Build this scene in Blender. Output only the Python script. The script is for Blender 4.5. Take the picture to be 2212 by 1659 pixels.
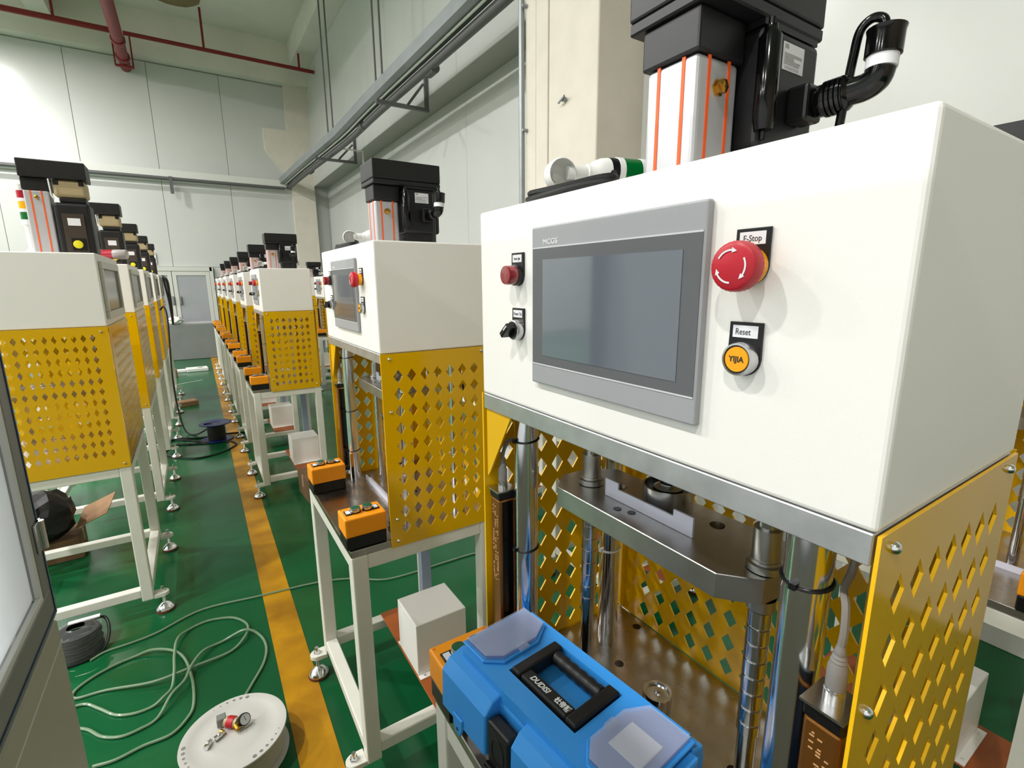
import bpy, bmesh, math, random
from mathutils import Vector, Matrix
random.seed(4)
R = math.radians
S = bpy.context.scene
COL = S.collection
for o in list(bpy.data.objects):
    bpy.data.objects.remove(o, do_unlink=True)

# ------------------------------------------------------------------ camera
F_PX = 1065.9                      # focal length in pixels of the 2212 x 1659 frame
YAW, PITCH, ROLL = R(32.577), R(11.60), R(-0.45)
fw = Vector((math.sin(YAW)*math.cos(PITCH), math.cos(YAW)*math.cos(PITCH), -math.sin(PITCH)))
rt = Vector((math.cos(YAW), -math.sin(YAW), 0))
up = rt.cross(fw)
rt2 = rt*math.cos(ROLL) + up*math.sin(ROLL)
up2 = -rt*math.sin(ROLL) + up*math.cos(ROLL)
cd = bpy.data.cameras.new('camera')
cd.sensor_width = 36.0
cd.lens = F_PX/2212*36.0
cd.clip_start = 0.02
cam = bpy.data.objects.new('camera', cd)
COL.objects.link(cam)
m = Matrix((rt2, up2, -fw)).transposed().to_4x4()
m.translation = (0, 0, 1.5)
cam.matrix_world = m
S.camera = cam

# ------------------------------------------------------------------ world, lamps, exposure
w = bpy.data.worlds.new('hall_air')
S.world = w
w.use_nodes = True
w.node_tree.nodes['Background'].inputs[0].default_value = (0.85, 0.92, 1.0, 1)
w.node_tree.nodes['Background'].inputs[1].default_value = 0.30
LAMP_W = {-2.7: 128.0, -6.0: 128.0, -9.2: 128.0}
LAMPS = [(x, y) for x in (-2.7, -6.0, -9.2) for y in (-1.2, 1.7, 4.6, 7.5, 10.4)]
LAMP_Z = 5.6
S.view_settings.view_transform = 'Standard'
S.view_settings.look = 'None'
S.view_settings.exposure = 0.10
S.view_settings.gamma = 1.0
S.view_settings.use_curve_mapping = False

# ------------------------------------------------------------------ materials
def lin(c):
    return tuple((v/255/12.92 if v/255 <= .04045 else ((v/255+.055)/1.055)**2.4) for v in c)
MATS = {}
def mat(name, rgb, rough=.5, metal=0., spec=.5, coat=0., trans=0., alpha=1., var=0., vscale=6., bump=0., bscale=60., emit=None, es=0., rgb2=None, stretch=None, ior=1.45, rvar=0.):
    if name in MATS: return MATS[name]
    M = bpy.data.materials.new(name); M.use_nodes = True
    nt = M.node_tree; b = nt.nodes['Principled BSDF']
    c = (*lin(rgb), 1)
    b.inputs['Base Color'].default_value = c
    b.inputs['Roughness'].default_value = rough
    b.inputs['Metallic'].default_value = metal
    b.inputs['Specular IOR Level'].default_value = spec
    b.inputs['Coat Weight'].default_value = coat
    b.inputs['Coat Roughness'].default_value = .05
    b.inputs['Transmission Weight'].default_value = trans
    b.inputs['IOR'].default_value = ior
    b.inputs['Alpha'].default_value = alpha
    if emit:
        b.inputs['Emission Color'].default_value = (*lin(emit), 1); b.inputs['Emission Strength'].default_value = es
    if var or bump or rvar:
        tc = nt.nodes.new('ShaderNodeTexCoord'); src = tc.outputs['Object']
        if stretch:
            mp = nt.nodes.new('ShaderNodeMapping'); mp.inputs['Scale'].default_value = stretch
            nt.links.new(src, mp.inputs[0]); src = mp.outputs[0]
        if var or rvar:
            n = nt.nodes.new('ShaderNodeTexNoise'); n.inputs['Scale'].default_value = vscale; n.inputs['Detail'].default_value = 6
            nt.links.new(src, n.inputs['Vector'])
        if var:
            mx = nt.nodes.new('ShaderNodeMix'); mx.data_type = 'RGBA'
            mx.inputs[6].default_value = c
            c2 = (*lin(rgb2), 1) if rgb2 else (*(v*(1-var) for v in c[:3]), 1)
            mx.inputs[7].default_value = c2
            rp = nt.nodes.new('ShaderNodeMapRange'); rp.inputs[1].default_value = .35; rp.inputs[2].default_value = .7
            nt.links.new(n.outputs[0], rp.inputs[0]); nt.links.new(rp.outputs[0], mx.inputs[0])
            nt.links.new(mx.outputs[2], b.inputs['Base Color'])
        if rvar:
            r2 = nt.nodes.new('ShaderNodeMapRange'); r2.inputs[1].default_value = .3; r2.inputs[2].default_value = .7
            r2.inputs[3].default_value = max(0, rough-rvar); r2.inputs[4].default_value = rough+rvar
            nt.links.new(n.outputs[0], r2.inputs[0]); nt.links.new(r2.outputs[0], b.inputs['Roughness'])
        if bump:
            n2 = nt.nodes.new('ShaderNodeTexNoise'); n2.inputs['Scale'].default_value = bscale; n2.inputs['Detail'].default_value = 3
            nt.links.new(src, n2.inputs['Vector'])
            bp = nt.nodes.new('ShaderNodeBump'); bp.inputs['Strength'].default_value = bump; bp.inputs['Distance'].default_value = .001
            nt.links.new(n2.outputs[0], bp.inputs['Height']); nt.links.new(bp.outputs[0], b.inputs['Normal'])
    MATS[name] = M
    return M
mat('white_paint', (244, 241, 236), .30, bump=.08, bscale=1100)
mat('frame_paint', (230, 229, 219), .38, var=.06, vscale=9, bump=.1, bscale=300)
mat('yellow_sheet', (228, 176, 4), .12, spec=.5)
mat('yellow_edge', (252, 196, 24), .3)
mat('plate_steel', (212, 213, 214), .42, .9, var=.18, vscale=25, bump=.05, bscale=200)
mat('dark_steel', (186, 181, 174), .27, 1., var=.25, vscale=14, rvar=.06)
mat('press_steel', (194, 192, 188), .34, 1., var=.2, vscale=18, rvar=.05)
mat('chrome', (232, 232, 236), .15, 1.)
mat('rod_steel', (215, 214, 214), .16, 1., var=.1, vscale=60)
mat('bright_steel', (206, 207, 222), .4, .15)
mat('black_box', (20, 20, 22), .42, var=.15, vscale=30, rgb2=(27, 27, 29))
mat('black_plastic', (16, 16, 17), .35)
mat('black_gloss', (8, 8, 9), .12)
mat('black_rubber', (18, 18, 19), .45)
mat('brown_rubber', (92, 46, 30), .7)
mat('alu', (200, 200, 204), .42, .55, var=.06, vscale=20)
mat('orange_line', (238, 92, 34), .5)
mat('brass', (200, 150, 60), .2, 1.)
mat('paper', (228, 228, 232), .6)
mat('ink', (40, 40, 46), .6)
mat('hmi_grey', (158, 159, 162), .4)
mat('hmi_light', (205, 207, 210), .35)
mat('hmi_dark', (96, 97, 100), .28)
mat('lcd', (98, 104, 114), .08, spec=1., coat=1.)
mat('silver', (200, 200, 200), .25, 1.)
mat('white_print', (240, 240, 240), .5)
mat('estop_red', (188, 22, 42), .38, spec=.5)
mat('lamp_red', (140, 8, 24), .12, spec=.8, coat=.5)
mat('amber', (250, 168, 8), .35)
mat('orange_box', (255, 158, 14), .42)
mat('button_green', (16, 92, 58), .3)
mat('light_curtain_gold', (150, 98, 44), .28, .75)
mat('print_tan', (196, 158, 112), .5)
mat('connector_grey', (132, 129, 126), .5)
mat('cable_grey', (124, 120, 115), .55)
mat('white_plastic', (236, 236, 232), .35)
mat('signal_green', (0, 104, 44), .15, coat=.4)
mat('signal_red', (176, 12, 44), .15, coat=.4)
mat('signal_yellow', (248, 176, 14), .2, coat=.4)
mat('clear_plastic', (222, 214, 212), .2, alpha=.7)
mat('orange_board', (158, 82, 30), .5, var=.1, vscale=12)
mat('duct_blue', (150, 166, 190), .5)
mat('beige_metal', (178, 160, 124), .45, .15)
mat('brown_metal', (72, 62, 54), .4, .3)
mat('sticker_yellow', (226, 214, 30), .5)
mat('dark_glass', (62, 61, 54), .15, spec=.4, var=.2, vscale=3)
mat('grey_frame', (206, 207, 200), .4)
mat('soffit_shade', (168, 170, 164), .7)  # wall paint made darker, the shade under the ledge put into the colour
mat('floor_green', (18, 96, 54), .22, spec=.45, var=.35, vscale=.9, rgb2=(13, 74, 42), bump=.12, bscale=14, rvar=.07)
mat('floor_yellow', (204, 148, 16), .35, var=.5, vscale=5, rgb2=(150, 100, 12))
mat('wall_panel', (205, 207, 204), .25, var=.05, vscale=1.1)
mat('wall_joint', (186, 189, 185), .7)
mat('wall_cream', (228, 206, 184), .7)
mat('plaster', (224, 217, 205), .8, var=.07, vscale=5, bump=.2, bscale=30)
mat('ceiling_plaster', (232, 228, 218), .9, var=.12, vscale=1.2)
mat('stain', (150, 130, 96), .9, var=.3, vscale=9)
mat('red_pipe', (132, 34, 34), .45, var=.15, vscale=8)
mat('galvanised', (158, 163, 166), .4, .5, var=.15, vscale=6)
mat('pipe_grey', (92, 92, 92), .5)
mat('conduit_white', (214, 216, 210), .5)
mat('door_grey', (164, 167, 172), .35, var=.08, vscale=3)
mat('crate_grey', (128, 132, 130), .3, var=.1, vscale=4)
mat('film', (205, 208, 208), .12, alpha=.12, spec=.9)
mat('toolbox_blue', (58, 152, 234), .36)
mat('toolbox_black', (24, 24, 25), .45)
mat('frosted', (200, 206, 228), .2, alpha=.3, spec=.7)
mat('liner', (96, 128, 190), .5)
mat('hose', (122, 150, 120), .28, spec=.6, coat=.3)
mat('reel_white', (200, 198, 194), .38, var=.05, vscale=7)
mat('hose_wound', (168, 166, 140), .5)
mat('reel_blue', (14, 34, 104), .3)
mat('cardboard', (158, 124, 92), .85, var=.12, vscale=8)
mat('cardboard_dark', (120, 92, 64), .85, var=.12, vscale=8)
mat('foam_white', (226, 228, 224), .6)
mat('enclosure_beige', (168, 168, 152), .5, var=.04, vscale=4)
mat('enclosure_grey', (134, 136, 135), .45, .3)
mat('enclosure_white', (214, 216, 214), .4)
_t = mat('frost_glass', (240, 243, 245), .3)
_tl = _t.node_tree.nodes.new('ShaderNodeBsdfTranslucent'); _tl.inputs[0].default_value = (.92, .95, .97, 1)
_mx = _t.node_tree.nodes.new('ShaderNodeMixShader'); _mx.inputs[0].default_value = .8
_t.node_tree.links.new(_t.node_tree.nodes['Principled BSDF'].outputs[0], _mx.inputs[1]); _t.node_tree.links.new(_tl.outputs[0], _mx.inputs[2])
_t.node_tree.links.new(_mx.outputs[0], _t.node_tree.nodes['Material Output'].inputs[0])
mat('gasket_blue', (24, 58, 96), .5)
mat('gasket_dark', (40, 42, 42), .6)
mat('lamp_lens', (255, 255, 255), .4, emit=(255, 252, 244), es=12.)
mat('lamp_body', (70, 72, 74), .4, .6)
mat('bag_black', (10, 9, 9), .5)

# ------------------------------------------------------------------ mesh helpers
def BM(): return bmesh.new()
def box(bm, x0, x1, y0, y1, z0, z1, bev=0., seg=2, mi=0):
    vs = [bm.verts.new((x, y, z)) for x in (x0, x1) for y in (y0, y1) for z in (z0, z1)]
    fs = []
    for q in ((0,1,3,2), (4,6,7,5), (0,4,5,1), (2,3,7,6), (0,2,6,4), (1,5,7,3)):
        f = bm.faces.new([vs[i] for i in q]); f.material_index = mi; fs.append(f)
    if bev:
        es = list({e for f in fs for e in f.edges})
        bmesh.ops.bevel(bm, geom=es, offset=bev, segments=seg, affect='EDGES', profile=.5)
def frame_of(d):
    d = Vector(d).normalized()
    a = Vector((0, 0, 1)) if abs(d.z) < .9 else Vector((1, 0, 0))
    u = d.cross(a).normalized()
    return d, u, u.cross(d).normalized()
def rev(bm, o, axis, prof, n=20, mi=0, caps=True, scal=None):
    """surface of revolution: prof = [(radius, height along the axis)]"""
    d, u, v = frame_of(axis); o = Vector(o)
    rings = []
    for k, (r, h) in enumerate(prof):
        ring = []
        for i in range(n):
            a = 2*math.pi*i/n
            rr = r*(1+(scal[k] if scal else 0)*(1 if i % 2 else -1))
            ring.append(bm.verts.new(o + d*h + (u*math.cos(a)+v*math.sin(a))*max(rr, 1e-5)))
        rings.append(ring)
    for a, b in zip(rings, rings[1:]):
        for i in range(n):
            f = bm.faces.new((a[i], b[i], b[(i+1) % n], a[(i+1) % n])); f.smooth = True; f.material_index = mi
    if caps:
        for ring, flip in ((rings[0], False), (rings[-1], True)):
            f = bm.faces.new(ring if not flip else ring[::-1]); f.material_index = mi
def cyl(bm, p0, p1, r, r1=None, n=16, mi=0):
    p0, p1 = Vector(p0), Vector(p1)
    rev(bm, p0, p1-p0, [(r, 0), (r if r1 is None else r1, (p1-p0).length)], n, mi)
def smooth_path(pts, k=6):
    P = [Vector(p) for p in pts]
    if len(P) < 3: return P
    Q = [P[0]*2-P[1]] + P + [P[-1]*2-P[-2]]
    out = []
    for i in range(1, len(Q)-2):
        a, b, c, d = Q[i-1:i+3]
        for j in range(k):
            t = j/k
            out.append(.5*((2*b)+(c-a)*t+(2*a-5*b+4*c-d)*t*t+(3*b-a-3*c+d)*t**3))
    out.append(P[-1])
    return out
def tube(bm, pts, r, n=8, mi=0):
    pts = [Vector(p) for p in pts]
    rings = []; u = None
    for i, p in enumerate(pts):
        t = (pts[min(i+1, len(pts)-1)] - pts[max(i-1, 0)]).normalized()
        if u is None: _, u, _ = frame_of(t)
        u = (u - t*u.dot(t)).normalized(); v = t.cross(u)
        rings.append([bm.verts.new(p + (u*math.cos(2*math.pi*k/n)+v*math.sin(2*math.pi*k/n))*r) for k in range(n)])
    for a, b in zip(rings, rings[1:]):
        for i in range(n):
            f = bm.faces.new((a[i], a[(i+1) % n], b[(i+1) % n], b[i])); f.smooth = True; f.material_index = mi
    bm.faces.new(rings[0][::-1]); bm.faces.new(rings[-1])
def prism(bm, poly, off, mi=0, bev=0., seg=2):
    off = Vector(off)
    a = [bm.verts.new(p) for p in poly]; b = [bm.verts.new(Vector(p)+off) for p in poly]
    n = len(a)
    fs = [bm.faces.new(a[::-1]), bm.faces.new(b)]
    for i in range(n): fs.append(bm.faces.new((a[i], a[(i+1) % n], b[(i+1) % n], b[i])))
    for f in fs: f.material_index = mi
    if bev:
        es = list({e for f in fs[:2] for e in f.edges})
        bmesh.ops.bevel(bm, geom=es, offset=bev, segments=seg, affect='EDGES', profile=.5)
def obj(name, bm, mats, parent=None, loc=None):
    me = bpy.data.meshes.new(name)
    bmesh.ops.recalc_face_normals(bm, faces=bm.faces[:])
    bm.to_mesh(me); bm.free()
    if any(p.use_smooth for p in me.polygons): me.set_sharp_from_angle(angle=R(38))
    for k in (mats if isinstance(mats, (list, tuple)) else [mats]): me.materials.append(MATS[k])
    o = bpy.data.objects.new(name, me); COL.objects.link(o)
    if parent is not None: o.parent = parent
    if loc: o.location = loc
    return o
def share(o, loc=(0, 0, 0), parent=None, rot=None):
    c = o.copy(); COL.objects.link(c); c.location = loc
    if parent is not None: c.parent = parent
    if rot: c.rotation_euler = rot
    return c
def tag(o, label, cat, group=None, kind=None):
    o['label'] = label; o['category'] = cat
    if group: o['group'] = group
    if kind: o['kind'] = kind
    return o
def struct(name, bm, mats, parent=None):
    o = obj(name, bm, mats, parent); o['kind'] = 'structure'
    return o
def empty(name, loc=(0, 0, 0), rz=0.):
    o = bpy.data.objects.new(name, None); COL.objects.link(o); o.location = loc; o.rotation_euler = (0, 0, rz)
    o.empty_display_size = .1
    return o
def copy_tree(o, parent=None):
    c = o.copy(); COL.objects.link(c)
    if parent is not None: c.parent = parent
    for ch in list(o.children): copy_tree(ch, c)
    return c
_fonts = {}
def text(name, body, size, origin, ax, ay, material, parent, shear=0., bold=0., thick=.0002, align='CENTER', sx=1.):
    cu = bpy.data.curves.new('lettering', 'FONT'); cu.body = body; cu.size = size
    cu.align_x = align; cu.align_y = 'CENTER'; cu.shear = shear; cu.offset = bold; cu.extrude = thick; cu.resolution_u = 3
    t = bpy.data.objects.new('t', cu); COL.objects.link(t)
    bpy.context.view_layer.update()
    me = bpy.data.meshes.new_from_object(t.evaluated_get(bpy.context.evaluated_depsgraph_get()))
    bpy.data.objects.remove(t); bpy.data.curves.remove(cu)
    ax, ay = Vector(ax), Vector(ay); az = ax.cross(ay)
    M4 = Matrix((ax*sx, ay, az)).transposed().to_4x4(); M4.translation = Vector(origin)
    me.transform(M4); me.materials.clear(); me.materials.append(MATS[material])
    me.name = name
    o = bpy.data.objects.new(name, me); COL.objects.link(o); o.parent = parent
    return o
def perforated(bm, u0, u1, z0, z1, us, zs, pu, pz, hw, hh, t, put):
    """thin sheet with a grid of diamond holes; put(u, d, z) maps to space, d = 0 or t"""
    def face(pts, d, flip, mi=0):
        v = [bm.verts.new(put(u, d, z)) for u, z in pts]
        f = bm.faces.new(v[::-1] if flip else v); f.material_index = mi
    a0, a1 = us[0]-pu/2, us[-1]+pu/2; b0, b1 = zs[0]-pz/2, zs[-1]+pz/2
    for d, fl in ((0, False), (t, True)):
        for x0, x1, y0, y1 in ((u0, u1, z0, b0), (u0, u1, b1, z1), (u0, a0, b0, b1), (a1, u1, b0, b1)):
            face([(x0, y0), (x1, y0), (x1, y1), (x0, y1)], d, fl)
        for u in us:
            for z in zs:
                for sx in (-1, 1):
                    for sz in (-1, 1):
                        pts = [(u+sx*pu/2, z+sz*pz/2), (u, z+sz*pz/2), (u, z+sz*hh), (u+sx*hw, z), (u+sx*pu/2, z)]
                        face(pts, d, fl)
    def wall(p, q, mi):
        v = [bm.verts.new(put(*c)) for c in ((p[0], 0, p[1]), (q[0], 0, q[1]), (q[0], t, q[1]), (p[0], t, p[1]))]
        bm.faces.new(v).material_index = mi
    for u in us:
        for z in zs:
            D = [(u, z-hh), (u+hw, z), (u, z+hh), (u-hw, z)]
            for i in range(4): wall(D[i], D[(i+1) % 4], 1)
    E4 = [(u0, z0), (u1, z0), (u1, z1), (u0, z1)]
    for i in range(4): wall(E4[i], E4[(i+1) % 4], 1)
    bmesh.ops.remove_doubles(bm, verts=bm.verts[:], dist=1e-5)

# ================================================================== THE HALL
XW = 2.65; XL2 = 2.96; YB = 12.5; ZC = 6.45; ZS = 3.68
b = BM(); box(b, -10.6, 3.2, -6.5, 12.9, -.1, 0); struct('floor', b, 'floor_green')
# yellow lane line
b = BM(); prism(b, [(.100, -1.0, .0005), (.222, -1.0, .0005), (.325, 12.3, .0005), (.205, 12.3, .0005)], (0, 0, .0012)); struct('trim_1', b, 'floor_yellow')
b = BM(); box(b, -10.6, 3.2, -6.5, 12.9, ZC, ZC+.1); struct('ceiling', b, 'ceiling_plaster')
b = BM(); box(b, -10.7, -10.6, -6.5, 12.9, 0, ZC); struct('wall_left', b, 'wall_panel')
b = BM(); box(b, -10.7, 3.2, -6.6, -6.5, 0, ZC); struct('wall_front', b, 'wall_cream')
# back wall: joint coloured backing with single panels in front
b = BM(); box(b, -10.6, 3.2, YB+.045, YB+.12, 0, ZC); wb = struct('wall_back', b, 'wall_joint')
x = XW
seams = [2.3, .97, -.23, -1.43, -2.63, -3.83, -5.03, -6.23, -7.43, -8.63, -10.6]
for lo, hi in ((3.62, 5.66), (0, 3.60)):
    for xa, xb in zip(seams[1:], seams[:-1]):
        parts = [(xa, xb, lo)]
        if lo == 0 and xb == .97: parts = [(xa, xb, 1.875), (.47, xb, None)]
        if lo == 0 and xb == -.23: parts = [(xa, xb, 1.875), (xa, -.98, None)]
        for pa, pb, z0 in parts:
            b = BM(); box(b, pa+.003, pb-.003, YB, YB+.044, 0 if z0 is None else z0, 1.869 if z0 is None else hi, .004, 1); obj('panel', b, 'wall_panel', wb)
b = BM(); box(b, -9.5, XW, YB-.25, YB+.04, 5.68, ZC); struct('trim_2', b, 'ceiling_plaster')
# corner pilaster with corbel on the back wall
b = BM(); box(b, 2.17, XW, YB-.08, YB+.04, 0, 5.68)
prism(b, [(2.17, YB-.08, 4.78), (1.70, YB-.08, 4.78), (1.70, YB-.08, 4.35), (2.17, YB-.08, 3.75)], (0, .12, 0))
struct('trim_3', b, 'plaster')
# beams under the ceiling
b = BM(); box(b, 2.3, XW, -6.5, YB-.25, 6.0, ZC); struct('trim_4', b, 'ceiling_plaster')
b = BM(); box(b, -9.5, 2.3, 8.7, 9.05, 6.0, ZC); struct('trim_5', b, 'ceiling_plaster')
b = BM(); box(b, -1.75, -1.45, 9.05, YB-.25, 6.0, ZC); struct('trim_6', b, 'ceiling_plaster')
b = BM()
prism(b, [(.32+.42*math.cos(t*math.pi/9)*(1+.12*math.sin(3*t)), 11.36+.42*math.sin(t*math.pi/9), ZC-.004) for t in range(18)], (0, 0, .003))
st = struct('trim_7', b, 'stain')
# right wall: upper band, soffit, recessed lower wall
wr = None
b = BM(); box(b, XW+.02, XW+.10, -6.5, 2.54, 0, ZC); box(b, XW+.02, XL2, 2.54, YB, ZS+.003, ZC); wr = struct('wall_right', b, 'wall_joint')
for ya, yb in zip((3.36, 5.2, 7.3, 9.4, 11.4), (5.2, 7.3, 9.4, 11.4, YB)):
    b = BM(); box(b, XW, XW+.022, ya+.004, yb-.004, ZS, 6.0, .003, 1); obj('panel', b, 'wall_panel', wr)
b = BM(); box(b, XW+.02, XL2+.05, 2.54, YB, ZS-.003, ZS+.003); obj('soffit', b, 'soffit_shade', wr)
for ya, yb in zip((2.54, 5.6, 8.0, 10.4), (5.6, 8.0, 10.4, YB)):
    b = BM(); box(b, XL2, XL2+.05, ya+.003, yb-.003, 0, ZS, .003, 1); obj('panel', b, 'wall_panel', wr)
for ya, yb in zip((-6.5, -3, 0.), (-3, 0., 2.54)):
    b = BM(); box(b, XW, XW+.022, ya+.003, yb-.003, 0, 6.4, .003, 1); obj('panel', b, 'wall_panel', wr)
# wall column beside the soffit
b = BM(); box(b, 2.25, 2.66, 2.52, 3.02, 0, ZC, .006, 1); struct('trim_8', b, 'plaster')
b = BM(); box(b, 2.31, 2.66, 3.02, 3.06, 0, ZC); box(b, 2.27, 2.66, 3.06, 3.20, 0, ZC, .004, 1)
box(b, 2.33, 2.9, 3.20, 3.23, 0, ZC); box(b, 2.29, 2.96, 3.23, 3.36, 0, ZC, .004, 1); struct('trim_9', b, 'plaster')
b = BM(); cyl(b, (2.27, 3.385, 0), (2.27, 3.385, 6.3), .022, n=12)
cnd = obj('conduit_pipe', b, 'galvanised'); tag(cnd, 'grey vertical conduit pipe clipped to the pale wall column', 'pipe')
for z in (1.9, 2.62, 3.45, 4.3):
    b = BM(); box(b, 2.262, 2.30, 3.33, 3.362, z, z+.018, .003, 1); cyl(b, (2.262, 3.345, z+.009), (2.25, 3.345, z+.009), .008, n=8); obj('pipe_clip', b, 'galvanised', cnd)
b = BM(); cyl(b, (2.25, 2.83, 2.69), (2.225, 2.83, 2.69), .016, n=8); tube(b, [(2.235, 2.83, 2.69), (2.215, 2.80, 2.70), (2.22, 2.87, 2.675)], .008, 6)
tag(obj('anchor_bolt', b, 'galvanised'), 'rusty anchor bolt stub sticking out of the wall column', 'bolt')

# doors at the far end of the aisle
d1 = empty('door_1', (0, YB-.02, 0)); d1['kind'] = 'structure'
b = BM(); box(b, -.95, .40, 0, .018, 0, 1.86); obj('door_backing', b, 'wall_joint', d1)
for xa, xb in ((-.93, -.285), (-.275, .385)):
    b = BM(); box(b, xa, xb, -.03, .0, .02, 1.78, .004, 1); lf = obj('door_leaf', b, 'door_grey', d1)
    b = BM()
    for q in ((xa, xa+.07, .02, 1.78), (xb-.07, xb, .02, 1.78), (xa+.07, xb-.07, 1.70, 1.78), (xa+.07, xb-.07, .68, .74)):
        box(b, q[0], q[1], -.042, -.031, q[2], q[3], .003, 1)
    obj('door_frame_strip', b, 'grey_frame', lf)
for xh in (-.33, -.21):
    b = BM(); box(b, xh, xh+.05, -.055, -.043, 1.10, 1.28, .005, 1); box(b, xh+.012, xh+.038, -.075, -.055, 1.12, 1.26, .005, 1); obj('door_handle', b, 'enclosure_grey', d1)
b = BM(); box(b, -.97, .44, -.05, .02, 1.785, 1.87, .004, 1); obj('door_head', b, 'grey_frame', d1)
b = BM(); box(b, .39, .46, -.05, .02, 0, 1.87, .004, 1); obj('door_jamb', b, 'grey_frame', d1)
# plastic film wrapped round the lower half of the doors
b = BM(); random.seed(11)
nx, nz = 26, 9
V = [[b.verts.new((-.9+1.28*i/nx, YB-.14-.02*random.random(), .03+.74*j/nz+.012*random.random())) for j in range(nz+1)] for i in range(nx+1)]
for i in range(nx):
    for j in range(nz): b.faces.new((V[i][j], V[i+1][j], V[i+1][j+1], V[i][j+1])).smooth = False
tag(obj('plastic_film', b, 'film'), 'crumpled clear plastic film hanging across the grey double doors', 'plastic film')
# small white window frame left of the doors
wn = empty('window_1', (-.72, YB-.03, 1.93)); wn['kind'] = 'structure'
b = BM()
box(b, -.28, .22, 0, .03, 0, .03); box(b, -.28, .22, 0, .03, .19, .22); box(b, -.28, -.25, 0, .03, .03, .19); box(b, .19, .22, 0, .03, .03, .19)
obj('window_frame', b, 'white_plastic', wn)
b = BM(); box(b, -.25, .19, .012, .018, .03, .19); obj('window_pane', b, 'frost_glass', wn)

# red sprinkler pipes
b = BM(); cyl(b, (-.53, 6.0, 5.5), (-.53, YB-.02, 5.5), .085, n=20)
rp = obj('sprinkler_main_pipe', b, 'red_pipe'); tag(rp, 'thick dark red main pipe running under the ceiling into the back wall', 'pipe')
for y in (11.15, 11.9):
    b = BM(); rev(b, (-.53, y, 5.5), (0, 1, 0), [(.1, 0), (.105, .03), (.105, .09), (.1, .12)], 20); obj('pipe_coupling', b, 'red_pipe', rp)
for sx in (-1, 1):
    b = BM(); box(b, -.53+sx*.13-.012, -.53+sx*.13+.012, 12.1, 12.125, 5.40, 5.95); obj('hanger_rod', b, 'red_pipe', rp)
b = BM(); box(b, -.67, -.39, 12.09, 12.135, 5.375, 5.41); obj('hanger_bar', b, 'red_pipe', rp)
b = BM(); cyl(b, (-6.0, 11.5, 5.72), (-.6, 11.5, 5.72), .045, n=14); cyl(b, (-.46, 11.5, 5.72), (XW-.02, 11.5, 5.72), .034, n=14)
cyl(b, (-.53, 11.5, 5.5), (-.53, 11.5, 5.75), .055, n=14)
bp = obj('sprinkler_branch_pipe', b, 'red_pipe'); tag(bp, 'slim dark red branch pipe crossing under the ceiling with hanger rods', 'pipe')
for xx, zt in ((-1.35, 6.4), (.72, 6.4), (2.35, 6.0), (-3.2, 6.4)):
    b = BM(); cyl(b, (xx, 11.5, 5.73), (xx, 11.5, zt), .02, n=10); obj('hanger_rod', b, 'red_pipe', bp)

# cable tray along the right wall and the rail along the back wall
def strip(bm, path, prof):
    """sweep a closed (dx, dz) profile along a path that runs mostly in y"""
    rings = [[bm.verts.new((p[0]+dx, p[1], p[2]+dz)) for dx, dz in prof] for p in path]
    n = len(prof)
    for a, c in zip(rings, rings[1:]):
        for i in range(n): bm.faces.new((a[i], c[i], c[(i+1) % n], a[(i+1) % n]))
    bm.faces.new(rings[0][::-1]); bm.faces.new(rings[-1])
TP = [(1.98, 12.42, 3.72), (2.03, 10.6, 3.72), (2.12, 8.1, 3.71), (2.13, 6.6, 3.73), (2.16, 4.2, 3.74), (2.18, 1.0, 3.75), (2.2, -5.5, 3.75)]
b = BM(); strip(b, TP, [(-.06, -.05), (-.055, -.05), (-.055, .05), (.11, .05), (.11, -.05), (.115, -.05), (.115, .058), (-.06, .058)]); strip(b, TP, [(-.06, -.056), (.115, -.056), (.115, -.05), (-.06, -.05)])
tr = obj('cable_tray', b, 'galvanised'); tag(tr, 'long grey metal cable tray hung along the right wall', 'cable tray')
b = BM(); tube(b, [(p[0]+.13, p[1], p[2]-.11) for p in smooth_path(TP, 4)], .045, 12); o = obj('drain_pipe', b, 'pipe_grey'); tag(o, 'dark grey round pipe running just under the cable tray', 'pipe')
for p in ((2.20, 7.2), (2.27, 5.0), (2.15, 10.4)):
    b = BM(); rev(b, (p[0]+.045, p[1], 3.61), (0, 1, 0), [(.05, 0), (.05, .16)], 14); obj('pipe_sleeve', b, 'pipe_grey', o)
b = BM(); tube(b, [(p[0]+.04, p[1], p[2]-.072) for p in smooth_path(TP, 4)], .012, 8); tag(obj('thin_conduit', b, 'conduit_white'), 'thin pale conduit between the cable tray and the dark pipe', 'pipe')
for y, xx in ((9.0, 2.09), (5.95, 2.13), (2.3, 2.17)):
    t = empty('tray_bracket', (xx, y, 3.5)); tag(t, {9.0: 'small steel wall bracket under the cable tray nearest the back wall', 5.95: 'dark steel wall bracket under the middle of the cable tray', 2.3: 'steel wall bracket under the near end of the cable tray'}[y], 'bracket', 'cable tray brackets')
    b = BM(); box(b, -.12, XW-xx, -.02, .02, .0, .04); obj('bracket_arm', b, 'pipe_grey', t)
    b = BM(); box(b, XW-xx-.045, XW-xx-.003, -.02, .02, .041, .40); obj('bracket_post', b, 'pipe_grey', t)
    b = BM(); cyl(b, (XW-xx-.06, 0, .30), (.26, 0, .045), .015, n=8); obj('bracket_brace', b, 'pipe_grey', t)
for y, xx in ((8.45, 2.10), (6.15, 2.12)):
    t = empty('tray_hanger', (xx, y, 3.79)); tag(t, 'pair of thin threaded rods hanging the cable tray, %s' % ('far one' if y > 8 else 'near one'), 'hanger rod', 'cable tray hangers')
    for dx in (-.03, .05):
        b = BM(); cyl(b, (dx, 0, 0), (dx, 0, 2.2), .012, n=8); obj('rod', b, 'pipe_grey', t)
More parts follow.
